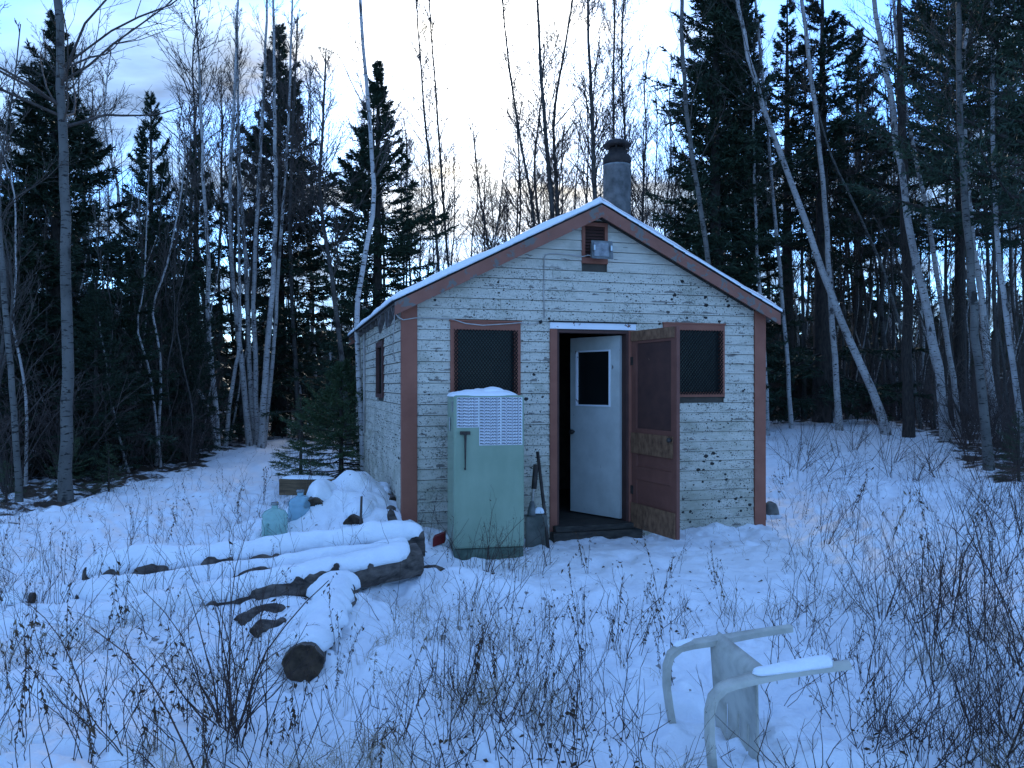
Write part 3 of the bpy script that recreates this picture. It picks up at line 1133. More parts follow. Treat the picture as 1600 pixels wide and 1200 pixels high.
# printed stickers
fcv = bpy.data.curves.new('print', 'FONT')
fcv.body = 'PROPAGANDA'
fcv.size = 1
fcv.offset = .03
fo = bpy.data.objects.new('print', fcv)
COL.objects.link(fo)
bpy.context.view_layer.update()
tm = bpy.data.meshes.new_from_object(fo.evaluated_get(bpy.context.evaluated_depsgraph_get()))
bpy.data.objects.remove(fo)
tv = np.array([v_.co[:] for v_ in tm.vertices])
tfaces = [tuple(p_.vertices) for p_ in tm.polygons]
tv[:, 0] -= tv[:, 0].min()
tv[:, 1] -= tv[:, 1].min()
tw, th_ = tv[:, 0].max(), tv[:, 1].max()
cols = [(.028, .232, 10), (.236, .440, 16), (.444, .642, 16)]
rowh = (1.497 - 1.053) / 16
for ci, (x0, x1, n) in enumerate(cols):
    ztop = 1.497
    zbot = ztop - rowh * n
    stick = MB().box(x0, x1, -.0032, -.0006, zbot, ztop).build('sticker_sheet', M['paper'], door)
    verts, faces = [], []
    for r_ in range(n):
        zb = ztop - rowh * (r_ + 1) + .005
        b = len(verts)
        lean = .25
        for vv in tv:
            X = vv[0] / tw
            verts.append((x0 + .006 + (x1 - x0 - .012) * X, -.0045, zb + (rowh - .008) * vv[1] / th_))
        faces += [tuple(b + i for i in f_) for f_ in tfaces]
    me = bpy.data.meshes.new('printed_words')
    me.from_pydata(verts, [], faces)
    link('printed_words', me, M['ink'], stick)


# ------------------------------------------------------------------ lumps of snow, logs
def lump(name, cx, cy, z0, wx, wy, hgt, rot=0, seed=0, parent=None, n=26, m=None, flat=.55):
    """closed pillow of snow"""
    th = np.linspace(0, 2 * pi, n * 2, endpoint=False)
    rr = np.sin(np.linspace(0, pi / 2, n))
    V = [[0, 0, 1]]
    for i in range(1, n):
        for q in th:
            r0 = rr[i]
            sq = (abs(cos(q)) ** 4 + abs(sin(q)) ** 4) ** -.25
            V.append([r0 * sq * cos(q), r0 * sq * sin(q), (1 - r0 ** 3.2) ** flat if r0 < 1 else 0])
    V = np.array(V)
    k_ = len(th)
    X, Y, Z = V[:, 0] * wx, V[:, 1] * wy, V[:, 2] * hgt
    Z = Z * (1 + .35 * vnoise(X * 6 + seed * 9, Y * 6, seed) + .3 * vnoise(X * 17 + seed, Y * 17, seed + 1))
    e = V[:, 2] <= .001
    tr, qd = [], []
    for j in range(k_):
        tr.append((0, 1 + j, 1 + (j + 1) % k_))
    for i in range(n - 2):
        for j in range(k_):
            a = 1 + i * k_
            qd.append((a + j, a + k_ + j, a + k_ + (j + 1) % k_, a + (j + 1) % k_))
    c_, s_ = cos(rot), sin(rot)
    W = np.stack([cx + X * c_ - Y * s_, cy + X * s_ + Y * c_, z0 + Z], -1)
    last = 1 + (n - 2) * k_
    base = len(W)
    W = np.concatenate([W, [[cx, cy, z0 - .002]]])
    for j in range(k_):
        tr.append((base, last + (j + 1) % k_, last + j))
    return link(name, mesh_np(name, W, np.array(qd), np.array(tr)), m or M['snow'], parent)


lump('snow_cap', FW / 2 - .02, .31, FH - .012, FW / 2 - .002, .30, .062, 0, 5, fridge)
lump('snow_cap', FW / 2 + .06, .2, FH + .022, .12, .11, .05, 0, 8, fridge)


def snow_loft(name, path, w, th, seed=0, parent=None, n=60, drop=.03):
    """snow lying along a line: closed loft with rounded, uneven section"""
    path = np.array(path, float)
    tpar = np.linspace(0, 1, n)
    seg = np.linspace(0, 1, len(path))
    P = np.stack([np.interp(tpar, seg, path[:, i]) for i in range(3)], -1)
    dirv = np.gradient(P, axis=0)
    side = np.stack([dirv[:, 1], -dirv[:, 0], np.zeros(n)], -1)
    side /= np.linalg.norm(side, axis=1, keepdims=True)
    k_ = 14
    ends = np.clip(np.minimum(tpar, 1 - tpar) * np.linalg.norm(path[-1] - path[0]) / (w * 1.1), 0, 1)
    ends = np.sqrt(np.clip(ends * (2 - ends), .0, 1))
    L_ = tpar * np.linalg.norm(path[-1] - path[0])
    V = np.zeros((n, k_, 3))
    for j in range(k_):
        a = pi * (j + .0) / (k_ - 3) if j < k_ - 2 else None
        if a is None:
            o_ = -.45 if j == k_ - 2 else .45
            V[:, j] = P + side * (w * o_ * ends)[:, None] + np.array([0, 0, -drop])
            continue
        sd_ = (1 if a < pi / 2 else 5)
        ww = w * (1 + .75 * vnoise(L_ * 2.6 + seed * 5, L_ * 0 + sd_, seed) + .45 * vnoise(L_ * 8 + seed, L_ * 0 + sd_, seed + 6) + .25 * vnoise(L_ * 22, L_ * 0 + sd_, seed + 7))
        tt_ = th * (1 + .5 * vnoise(L_ * 2.6 + seed, L_ * 0 + 2, seed + 3) + .25 * vnoise(L_ * 9, L_ * 0 + a * 2, seed + 4))
        V[:, j] = P + side * (cos(a) * ww * ends)[:, None]
        V[:, j, 2] += sin(a) ** .8 * tt_ * (.3 + .7 * ends) - drop * (1 - sin(a)) * 1.2
    id_ = np.arange(n * k_).reshape(n, k_)
    r = np.roll(id_, -1, axis=1)
    Q = np.stack([id_[:-1], id_[1:], r[1:], r[:-1]], -1).reshape(-1, 4)
    W = np.concatenate([V.reshape(-1, 3), [P[0]], [P[-1]]])
    b0, b1 = n * k_, n * k_ + 1
    tr = [(b0, id_[0, j], id_[0, (j + 1) % k_]) for j in range(k_)] + [(b1, id_[-1, (j + 1) % k_], id_[-1, j]) for j in range(k_)]
    return link(name, mesh_np(name, W, Q, np.array(tr)), M['snow'], parent)


def log(name, a, b, r, label, cat='log', group=None, snow=None, seed=0, rb=None, n=90, k=26):
    a, b = Vector(a), Vector(b)
    th = empty(name, (0, 0, 0), 0, label, cat, group)
    th.location = ((a + b) / 2)
    off = Vector(th.location)
    ax = (b - a).normalized()
    s1 = ax.cross(Vector((0, 0, 1))).normalized()
    s2 = ax.cross(s1)
    rb = rb or r * .85
    V = np.zeros((n, k, 3))
    Ln = (b - a).length
    for i in range(n):
        f_ = i / (n - 1)
        c0 = a + (b - a) * f_ - off + s1 * (.02 * sin(f_ * 5 + seed)) + Vector((0, 0, .012 * sin(f_ * 7 + seed * 2)))
        for j in range(k):
            q = 2 * pi * j / k
            rr_ = (r + (rb - r) * f_) * (1 + .16 * float(vnoise(f_ * Ln * 3.5 + seed * 3, q * 1.3, seed)) + .14 * float(vnoise(f_ * Ln * 9, q * 2.5, seed + 1)) + .10 * float(vnoise(f_ * Ln * 26, q * 5, seed + 2)))
            V[i, j] = c0 + s1 * (cos(q) * rr_) + s2 * (sin(q) * rr_)
    id_ = np.arange(n * k).reshape(n, k)
    rr2 = np.roll(id_, -1, axis=1)
    Q = np.stack([id_[:-1], id_[1:], rr2[1:], rr2[:-1]], -1).reshape(-1, 4)
    link('bark', mesh_np('bark', V.reshape(-1, 3), Q), M['bark_log'], th)
    for e, sgn in ((0, -1), (n - 1, 1)):
        ring = V[e]
        cc = ring.mean(0)
        fs_ = (1, .90, .88, .74, .71, .56, .53, .36, .33, .15)
        W = np.concatenate([cc + (ring - cc) * q_ + np.array(ax) * sgn * (.006 * (i_ % 2) - .004 * (1 - q_)) for i_, q_ in enumerate(fs_)] + [[cc]])
        W[k:-1] += RNG.normal(size=(len(W) - k - 1, 3)) * .0025
        qd = [(i_ * k + j, i_ * k + (j + 1) % k, (i_ + 1) * k + (j + 1) % k, (i_ + 1) * k + j) for i_ in range(len(fs_) - 1) for j in range(k)]
        tr = [((len(fs_) - 1) * k + j, (len(fs_) - 1) * k + (j + 1) % k, len(fs_) * k) for j in range(k)]
        link('cut_end', mesh_np('cut_end', W, np.array(qd), np.array(tr), smooth=False), M['wood_end'], th)
    if snow:
        f0, f1, w_, t_ = snow
        p = [a + (b - a) * f - off + Vector((0, 0, (r + (rb - r) * f) * .72)) for f in np.linspace(f0, f1, 8)]
        snow_loft('snow_cap', p, w_, t_, seed, th, n=max(26, int(Ln * 40)))
    return th


GL = 'snow covered logs lying before the cabin'
log('log', (px(662, 6.75), 6.75, .22), (px(135, 6.2), 6.2, .05), .12, 'thick rear log under a deep snow ridge, its right end beside the refrigerator', 'log', GL, (.0, 1, .115, .13), 1)
log('log', (px(640, 6.45), 6.45, .16), (px(120, 5.6), 5.6, .03), .10, 'thin middle log almost hidden between two larger snowy logs', 'log', GL, (.0, 1, .08, .10), 2)
lc = log('log', (px(654, 6.2), 6.2, .22), (px(130, 5.15), 5.15, -.06), .125, 'front long log with rough bare bark showing below its snow', 'log', GL, (.03, 1, .105, .10), 3)
stub = MB().tube([Vector((px(530, 5.93), 5.90, .16)) - lc.location, Vector((px(528, 5.85), 5.80, .26)) - lc.location], [.035, .022], 8)
stub.build('branch_stub', M['bark_log'], lc, True)
log('log', (px(478, 4.32), 4.32, .05), (px(535, 5.75), 5.75, .10), .112, 'short log lying towards the viewer with its dark round cut end bare', 'log', GL, (.02, 1, .145, .08), 4, rb=.12, n=30)
log('log', (px(478, 5.42), 5.42, .05), (px(372, 5.15), 5.15, .0), .075, 'dark knotty log piece poking out of the snow below the front log', 'log', GL, None, 5, rb=.09, n=20)
log('log', (px(692, 6.35), 6.35, .06), (px(640, 6.6), 6.6, .03), .055, 'short dark split log beside the refrigerator foot', 'log', GL, None, 6, n=14)
log('log', (px(-5, 5.55), 5.55, .05), (px(52, 5.6), 5.6, .06), .045, 'ragged dead wood scrap at the far left end of the logs', 'log', GL, (.1, .9, .06, .05), 7, n=14)
log('log', (px(215, 5.75), 5.75, .02), (px(270, 5.85), 5.85, .03), .085, 'rounded dark log end peeping out under the rear snow ridge', 'log', GL, None, 8, n=14)
log('log', (px(400, 5.0), 4.95, .03), (px(440, 5.1), 5.1, .05), .05, 'broken dark branch stump left of the round cut log end', 'log', GL, None, 9, n=14)
# woodpile behind
GP = 'firewood pieces on the snowy heap by the cabin corner'
log('firewood', (px(497, 8.1), 7.98, .33), (px(510, 8.5), 8.45, .44), .105, 'firewood billet with a round cap of snow beside the water jugs', 'firewood', GP, (.02, .9, .12, .16), 10, n=14)
log('firewood', (px(556, 7.7), 7.66, .22), (px(575, 8.2), 8.2, .34), .10, 'firewood end showing low in the front of the snow heap', 'firewood', GP, (.05, 1, .13, .10), 11, n=14)
log('firewood', (px(610, 8.0), 7.95, .34), (px(622, 7.6), 7.6, .18), .05, 'dark leaning firewood stick against the cabin corner', 'firewood', GP, None, 12, n=14)
log('firewood', (px(596, 8.9), 8.9, .42), (px(612, 8.3), 8.3, .34), .06, 'dark firewood at the top of the heap near the side wall', 'firewood', GP, (.0, .6, .08, .06), 13, n=14)
bm_ = empty('timber_beam', (px(487, 10.5), 10.5, .24), R(-4), 'tan squared timber lying under the low spruce branches', 'timber')
MB().box(-.42, .36, -.1, .1, -.12, .10).build('beam', M['wood_beam'], bm_, bevel=.01)
lump('snow_cap', -.05, 0, .098, .36, .10, .04, 0, 3, bm_)
stk = MB().tube([(px(564, 6.95), 6.95, .05), (px(563, 6.95), 6.95, .3), (px(565, 6.93), 6.93, pz(775, 6.95))], [.014, .013, .011], 6).build('upright_stick', M['twig'], None, True)
tag(stk, 'thin upright stick poking from the snow behind the rear log', 'stick')
rd = MB().hexa([(px(676, 7.2), 7.2, .10), (px(695, 7.3), 7.3, .12), (px(695, 7.3), 7.42, .12), (px(676, 7.2), 7.35, .10),
                (px(676, 7.2), 7.2, .185), (px(695, 7.3), 7.3, .215), (px(695, 7.3), 7.42, .215), (px(676, 7.2), 7.35, .185)]).build('red_tin', M['red'], None, bevel=.008)
tag(rd, 'small dull red tin between the logs and the refrigerator', 'tin')


# water jugs
def mk_jugmat(name, c):
    m, N, L, bs = mat_new(name)
    bs.inputs['Base Color'].default_value = (*c, 1)
    bs.inputs['Roughness'].default_value = .25
    bs.inputs['Transmission Weight'].default_value = .62
    bs.inputs['IOR'].default_value = 1.2
    co = objco(N)
    L.new(ramp(N, L, noise(N, L, co, 7, 4), [(.3, tuple(q * .7 for q in c)), (.7, c)]), bs.inputs['Base Color'])
    return m


M['jug_green'] = mk_jugmat('pale_green_plastic', (.50, .76, .68))
M['jug_blue'] = mk_jugmat('pale_blue_plastic', (.46, .72, .82))


def jug(x, y, z, r, h, m, label, tilt=0, handle=False):
    j = empty('water_jug', (x, y, z), 0, label, 'water jug', 'plastic water jugs by the snowy heap')
    prof = [(r * .55, 0), (r * .96, .01), (r, .03), (r, h * .14), (r * .95, h * .17), (r * .95, h * .19), (r, h * .22), (r, h * .38), (r * .95, h * .41), (r * .95, h * .43),
            (r, h * .46), (r, h * .62), (r * .94, h * .65), (r * .94, h * .67), (r, h * .70), (r * .97, h * .75), (r * .80, h * .82), (r * .45, h * .865), (r * .26, h * .885), (r * .235, h * .94), (r * .25, h * .985), (r * .2, h)]
    b_ = MB().lathe(prof, 0, 0, 26).build('bottle', m, j, True)
    MB().lathe([(r * .30, h * .955), (r * .31, h * .97), (r * .31, h * 1.005), (r * .28, h * 1.012)], 0, 0, 16).build('cap', M['lamp_lens'], j, True)
    if handle:
        MB().tube([(-r * .2, -r * .93, h * .30), (-r * .35, -r * 1.12, h * .33), (-r * .35, -r * 1.12, h * .55), (-r * .2, -r * .93, h * .58)], .016, 8).build('grip', m, j, True)
    j.rotation_euler = (tilt, tilt * .5, 0)
    return j


jug(px(429, 7.7), 7.7, -.02, .126, .46, M['jug_green'], 'pale green water jug with straight neck, in front of the blue one', .03, True)
jug(px(468, 7.95), 8.0, .03, .128, .49, M['jug_blue'], 'pale blue water jug half behind the green one', -.05)
lump('snow_lump', px(490, 7.8), 7.85, .0, .17, .12, .22, .3, 21).name = 'snow_heap'
tag(bpy.data.objects['snow_heap'], 'small snow heap drifted against the blue water jug', 'snow heap')

# shovel and pole by the door
shv = empty('shovel', (px(838, 7.75), 7.72, 0), 0, 'grey square shovel leaning on the wall right of the refrigerator', 'shovel')
ox = px(838, 7.75)
bl = MB()
nx, nz = 8, 8
for i in range(nz):
    for j in range(nx):
        X = (j / (nx - 1) - .5)
        bl.v.append((X * .215, -.05 * (1 - (2 * X) ** 2) * 0 + .035 * (2 * X) ** 2 * -1 + .05 * i / (nz - 1), -.03 + .36 * i / (nz - 1) - (.03 * (2 * X) ** 2 if i == nz - 1 else 0) + (.012 * sin(j * 2.1) if i == 0 else 0)))
for i in range(nz - 1):
    for j in range(nx - 1):
        bl.f.append((i * nx + j, i * nx + j + 1, (i + 1) * nx + j + 1, (i + 1) * nx + j))
b_ = bl.build('blade', M['scoop'], shv, True)
sm_ = b_.modifiers.new('solid', 'SOLIDIFY')
sm_.thickness = .006
MB().tube([(-.05, .03, .30), (-.045, .045, .36), (-.04, .06, .44)], [.045, .04, .022], 10).build('socket', M['lamp_body'], shv, True)
MB().tube([(-.04, .06, .43), (-.02, .10, .62)], .013, 8).build('shaft', M['cable'], shv, True)
MB().tube([(-.022, .095, .56), (.0, .14, .80)], .028, 10).build('grip', M['steel_dark'], shv, True)
lump('snow_cap', .03, .05, .325, .05, .035, .06, 0, 4, shv)
pole = MB().tube([(px(857, 7.72), 7.66, -.06), (px(851, 7.8), 7.78, .32), (px(840, 7.95), 7.98, pz(706, 7.98))], [.017, .017, .017], 8).build('iron_bar', M['steel_dark'], None, True)
tag(pole, 'long dark iron bar leaning on the wall over the shovel', 'iron bar')

# stump and stake at right corner
rk = lump('stump', px(1203, 9.75), 9.72, -.10, .10, .10, .22, 0, 31, m=M['stone'])
tag(rk, 'small grey stump beside the right corner of the cabin', 'stump')
sk = MB().tube([(px(1196, 9.5), 9.5, -.1), (px(1195, 9.5), 9.52, .5), (px(1196, 9.5), 9.5, 1.1)], [.014, .012, .006], 6).build('thin_stake', M['twig'], None, True)
tag(sk, 'thin dark stake against the right corner board', 'stake')


# ------------------------------------------------------------------ plastic chair lying on its back
CX0, CY0 = 1.43, 3.62
chair = empty('plastic_chair', (CX0, CY0, .135), 0, 'dirty white plastic armchair tipped on its back in the snow', 'chair')
# upright chair axes (X right, Y forward, Z up) -> lying: Z to -x, Y to +z, X to -y
CM = Matrix(((0, 0, -1, 0), (-1, 0, 0, 0), (0, 1, 0, 0), (0, 0, 0, 1)))
CM = Matrix.Rotation(R(8), 4, 'Z') @ CM


def chair_part(name, verts, faces, solid=.005, smooth=True):
    V = [tuple(CM @ Vector(p)) for p in verts]
    me = bpy.data.meshes.new(name)
    me.from_pydata(V, [], faces)
    if smooth:
        me.polygons.foreach_set('use_smooth', np.ones(len(me.polygons), bool))
    o = link(name, me, M['plastic'], chair)
    s_ = o.modifiers.new('solid', 'SOLIDIFY')
    s_.thickness = solid
    s_.offset = 0
    return o


def grid_part(name, fn, nu, nv, solid=.005, hole=None):
    vs = [fn(i / (nu - 1), j / (nv - 1)) for i in range(nu) for j in range(nv)]
    fs = [(i * nv + j, (i + 1) * nv + j, (i + 1) * nv + j + 1, i * nv + j + 1) for i in range(nu - 1) for j in range(nv - 1) if not (hole and hole(i, j))]
    return chair_part(name, vs, fs, .009)


def seat_fn(u, v_):
    wd = .225 + .03 * v_
    X = (u - .5) * 2 * wd
    Y = -.22 + .48 * v_
    Z = .40 + .022 * v_ - .022 * (1 - (2 * u - 1) ** 2) * sin(pi * min(1, v_ * 1.1))
    if v_ > .85:
        Z -= (v_ - .85) ** 2 * 2.2
    return (X, Y, Z)


grid_part('seat', seat_fn, 23, 24, hole=lambda i, j: i in (5, 11, 16) and 2 <= j <= 8)


def back_fn(u, v_):
    wd = .20 + .015 * sin(pi * v_) - .05 * max(0, v_ - .8) * 3
    X = (u - .5) * 2 * wd
    Z = .40 + .44 * v_
    Y = -.22 - .10 * v_ - .05 * (1 - (2 * u - 1) ** 2)
    return (X, Y, Z)


grid_part('backrest', back_fn, 23, 14, hole=lambda i, j: i in (3, 7, 11, 15, 19) and 2 <= j <= 10)


def channel(name, path, widths, facing, lip=.022):
    """folded plastic strip following a path: a face with two lips (U section); facing = side vector of the strip"""
    path = [Vector(p) for p in path]
    vs, fs = [], []
    n = len(path)
    for i, p in enumerate(path):
        t_ = (path[min(i + 1, n - 1)] - path[max(i - 1, 0)]).normalized()
        sd_ = Vector(facing).normalized()
        sd_ = (sd_ - t_ * sd_.dot(t_)).normalized()
        nn = t_.cross(sd_).normalized()
        w_ = widths[i] / 2
        for a, b in ((-w_, -lip), (-w_ * .96, -.003), (-w_ * .5, .002), (0, .004), (w_ * .5, .002), (w_ * .96, -.003), (w_, -lip)):
            vs.append(p + sd_ * a + nn * b)
    for i in range(n - 1):
        for j in range(6):
            fs.append((i * 7 + j, i * 7 + j + 1, (i + 1) * 7 + j + 1, (i + 1) * 7 + j))
    return chair_part(name, vs, fs, .007, False)


for sx in (1, -1):
    # front leg rises to the arm
    channel('leg', [(sx * .255, .275, .0), (sx * .25, .268, .10), (sx * .245, .258, .22), (sx * .24, .245, .34), (sx * .24, .235, .43), (sx * .248, .222, .52)],
            [.040, .044, .050, .064, .074, .066], (1, 0, 0), .026)
    channel('armrest', [(sx * .248, .222, .52), (sx * .256, .205, .585), (sx * .262, .165, .632), (sx * .266, .10, .652), (sx * .268, .0, .652), (sx * .262, -.10, .64), (sx * .245, -.20, .625), (sx * .215, -.27, .61)],
            [.072, .064, .058, .056, .055, .052, .046, .040], (1, 0, 0), .024)
    channel('leg', [(sx * .225, -.30, .0), (sx * .215, -.27, .2), (sx * .20, -.225, .41)], [.05, .06, .085], (1, 0, 0), .024)
# snow along the near leg (chair-local X = +.245 is the near side)
pts = [CM @ Vector((.247, .275 - .03 * f_, .04 + .42 * f_)) for f_ in np.linspace(.08, .95, 8)]
snow_loft('snow_cap', [tuple(p) for p in pts], .034, .030, 41, chair, n=30, drop=.004)
pts = [CM @ Vector((-.262, .22 - .02 * f_, .50 + .12 * f_)) for f_ in np.linspace(0, .9, 6)]
snow_loft('snow_cap', [tuple(p) for p in pts], .024, .016, 42, chair, n=16, drop=.002)


# ------------------------------------------------------------------ trees: generators
def interp_path(path, n):
    path = np.asarray(path, float)
    d = np.r_[0, np.cumsum(np.linalg.norm(np.diff(path, axis=0), axis=1))]
    s = np.linspace(0, d[-1], n)
    out = np.stack([np.interp(s, d, path[:, i]) for i in range(3)], -1)
    for _ in range(max(1, n // 14)):
        out[1:-1] = out[1:-1] * .5 + (out[2:] + out[:-2]) * .25
    return out


def sprout(P, rad, per, lo, hi, ang, length, curl, n, rng, rscale=.5, rmin=.004, fall=.6, up=0.0):
    """children from parents P (N,k,3): returns (N*per, n, 3), radii"""
    N, k, _ = P.shape
    f = lo + (hi - lo) * rng.random((N, per))
    x = f * (k - 1)
    i0 = np.clip(np.floor(x).astype(int), 0, k - 2)
    fr = (x - i0)[..., None]
    ar = np.arange(N)[:, None]
    p0 = P[ar, i0] * (1 - fr) + P[ar, i0 + 1] * fr
    T_ = P[ar, i0 + 1] - P[ar, i0]
    T_ /= np.linalg.norm(T_, axis=2, keepdims=True) + 1e-9
    r_ = rad[ar, i0]
    rv = rng.normal(size=p0.shape)
    side = rv - T_ * (rv * T_).sum(2, keepdims=True)
    side /= np.linalg.norm(side, axis=2, keepdims=True) + 1e-9
    a = ang[0] + (ang[1] - ang[0]) * rng.random((N, per, 1))
    D = T_ * np.cos(a) + side * np.sin(a)
    D[..., 2] += up
    D /= np.linalg.norm(D, axis=2, keepdims=True)
    plen = np.linalg.norm(np.diff(P, axis=1), axis=2).sum(1)
    if callable(length):
        Lg = length(f) * (.6 + .6 * rng.random((N, per)))
    else:
        Lg = plen[:, None] * length * (1 - fall * f) * (.55 + .7 * rng.random((N, per)))
    D = D.reshape(-1, 3)
    p0 = p0.reshape(-1, 3)
    Lg = Lg.reshape(-1)
    out = np.empty((len(D), n, 3))
    out[:, 0] = p0
    cur = D.copy()
    for i in range(1, n):
        out[:, i] = out[:, i - 1] + cur * (Lg / (n - 1))[:, None]
        cur = cur + np.array([0, 0, curl / (n - 1)]) + rng.normal(size=cur.shape) * .15
        cur /= np.linalg.norm(cur, axis=1, keepdims=True)
    r0 = np.maximum(r_.reshape(-1) * rscale, rmin)
    r0 = np.minimum(r0, np.maximum(Lg * .0075, rmin))
    R_ = r0[:, None] * np.linspace(1, .35, n)[None]
    R_ = np.maximum(R_, rmin * .55)
    return out, R_


def bare_geo(path, r0, r1, rng, first=.35, nb=40, blen=2.2, ang=(.5, .95), curl=.7, twigs=8, tl=3, rmin=.004, k=9, spread_low=1.0, tip=True):
    """trunk mesh, crown mesh for a leafless tree along a path (local coordinates)"""
    n = 22
    P = interp_path(path, n)
    P[1:-1, :2] += rng.normal(size=(n - 2, 2)) * r0 * .12
    ff = np.linspace(0, 1, n)
    rad = r0 + (r1 - r0) * ff ** .9
    if tip:
        rad = np.minimum(rad, .012 + r0 * 4.5 * (1 - ff))
    rad[0] *= 1.25
    rad[1] *= 1.06
    tv_, tq_ = tubes(P[None], rad[None], k)
    trunk = mesh_np('trunk', tv_, tq_)
    b, br = sprout(P[None], rad[None], nb, first, .985, ang, lambda f: blen * np.clip((1.02 - f) / (1 - first), .05, 1) ** .65 * np.where(f < first + .1, spread_low, 1), curl, 7, rng, .45, rmin * 1.5, up=.1)
    t_, trd = sprout(b, br, twigs, .2, .98, (.4, .8), .42, .35, 4, rng, .6, rmin, .55)
    geo = [tubes(b, br, 4), tubes(t_, trd, 3)]
    if tl:
        u_, ur = sprout(t_, trd, tl, .25, .95, (.4, .8), .42, .25, 3, rng, .7, rmin * .8, .5)
        geo.append(tubes(u_, ur, 3))
    V, Q = join_geo(geo)
    crown = mesh_np('crown', V, Q)
    return trunk, crown


def spruce_geo(H, W, rng, z0=.06, whorl=.30, per=6, twig_per=18, tri_per=9, droop=.35, tri=(.11, .026), gap=0, shape=.85, lean=0):
    nz_ = int((H * (1 - z0)) / whorl)
    n = 12
    path = np.stack([lean * np.linspace(0, 1, n) ** 2, np.zeros(n), np.linspace(-.1, H, n)], -1)
    rad = np.linspace(.016 * H + .01, .012, n)
    tv_, tq_ = tubes(path[None], rad[None], 8)
    trunk = mesh_np('trunk', tv_, tq_)
    zs = z0 * H + (H * (1 - z0)) * (np.arange(nz_) / nz_)
    Z = np.repeat(zs, per) + rng.normal(size=nz_ * per) * whorl * .3
    if gap:
        keep = vnoise(Z * gap, Z * 0 + 3.3, 77) > -.22
        Z = Z[keep]
    Nn = len(Z)
    az = rng.random(Nn) * 2 * pi
    f = np.clip(Z / H, 0, .995)
    lump_ = (1 + .30 * vnoise(az * 1.2, Z * .7, 5)) * (1 + .45 * (rng.random(Nn) < .12))
    Lb = W * (1 - f) ** shape * (.62 + .55 * rng.random(Nn)) * lump_ * np.clip(.55 + f * 3.2, 0, 1) + .05
    el = -.25 - droop * (1 - f) + f * 1.0 + rng.normal(size=Nn) * .12
    m = 6
    B = np.zeros((Nn, m, 3))
    B[:, 0, 0] = lean * f ** 2
    B[:, 0, 2] = Z
    e = el.copy()
    for i in range(1, m):
        st_ = Lb / (m - 1)
        B[:, i, 0] = B[:, i - 1, 0] + np.cos(az) * np.cos(e) * st_
        B[:, i, 1] = B[:, i - 1, 1] + np.sin(az) * np.cos(e) * st_
        B[:, i, 2] = B[:, i - 1, 2] + np.sin(e) * st_
        e = e + .11
    br = (np.maximum(.006, Lb * .012))[:, None] * np.linspace(1, .3, m)[None]
    bv, bq = tubes(B, br, 3)
    # twigs: flattened sprays, drooping
    per_t = twig_per
    fx = .12 + .88 * rng.random((Nn, per_t)) ** .8
    x = fx * (m - 1)
    i0 = np.clip(x.astype(int), 0, m - 2)
    fr = (x - i0)[..., None]
    ar = np.arange(Nn)[:, None]
    p0 = B[ar, i0] * (1 - fr) + B[ar, i0 + 1] * fr
    T_ = B[ar, i0 + 1] - B[ar, i0]
    T_ /= np.linalg.norm(T_, axis=2, keepdims=True) + 1e-9
    S_ = np.stack([-np.sin(az), np.cos(az), az * 0], -1)[:, None, :] * np.sign(rng.random((Nn, per_t, 1)) - .5)
    D = T_ * .75 + S_ * (.35 + .6 * rng.random((Nn, per_t, 1)))
    D[..., 2] -= .30 * rng.random((Nn, per_t)) + .05
    D /= np.linalg.norm(D, axis=2, keepdims=True)
    tl_ = np.clip(Lb[:, None] * .42 * (1.15 - fx), .07, .6) * (.6 + .7 * rng.random((Nn, per_t)))
    # needles as slim triangles along each twig
    q = np.linspace(0.05, 1, tri_per)
    c0 = p0[:, :, None, :] + D[:, :, None, :] * (tl_[:, :, None] * q[None, None, :])[..., None]
    rv = rng.normal(size=c0.shape)
    nd = D[:, :, None, :] * .9 + rv * .55
    nd /= np.linalg.norm(nd, axis=3, keepdims=True)
    wv_ = np.cross(nd, rng.normal(size=c0.shape))
    wv_ /= np.linalg.norm(wv_, axis=3, keepdims=True) + 1e-9
    sz = ((.7 + .6 * rng.random(c0.shape[:3])) * np.clip(.30 + .75 * Lb, .3, 1)[:, None, None])[..., None]
    a_ = c0 + wv_ * tri[1] * .5 * sz
    b_ = c0 - wv_ * tri[1] * .5 * sz
    t_ = c0 + nd * tri[0] * sz
    NV = np.stack([a_, b_, t_], 3).reshape(-1, 3)
    # joined: branches + needles in one crown with two materials
    me = mesh_np('crown', np.concatenate([bv, NV]), bq, np.arange(len(NV)).reshape(-1, 3) + len(bv), smooth=False)
    mi = np.zeros(len(me.polygons), np.int32)
    mi[len(bq):] = 1
    me.materials.append(M['spruce_bark'])
    me.materials.append(M['needle'])
    me.polygons.foreach_set('material_index', mi)
    return trunk, me


TREES = []       # (object, kind word, x, y, height hint) for labels


def place(name, trunk, crown, mt, mc, x, y, rz=0, sc=1, zoff=0, scz=None):
    r = bpy.data.objects.new(name, None)
    COL.objects.link(r)
    r.location = (x, y, g1z(x, y) - .03 + zoff)
    r.rotation_euler = (0, 0, rz)
    r.scale = (sc, sc, scz or sc)
    link('trunk', trunk, mt, r)
    link('crown', crown, mc, r)
    return r


ng = lambda s: np.random.default_rng(s)

# ---- named trees, each along its own trunk line -------------------------------------------------
# rows: picture points from the foot up, depth, foot radius, tip radius, bark, label, extras


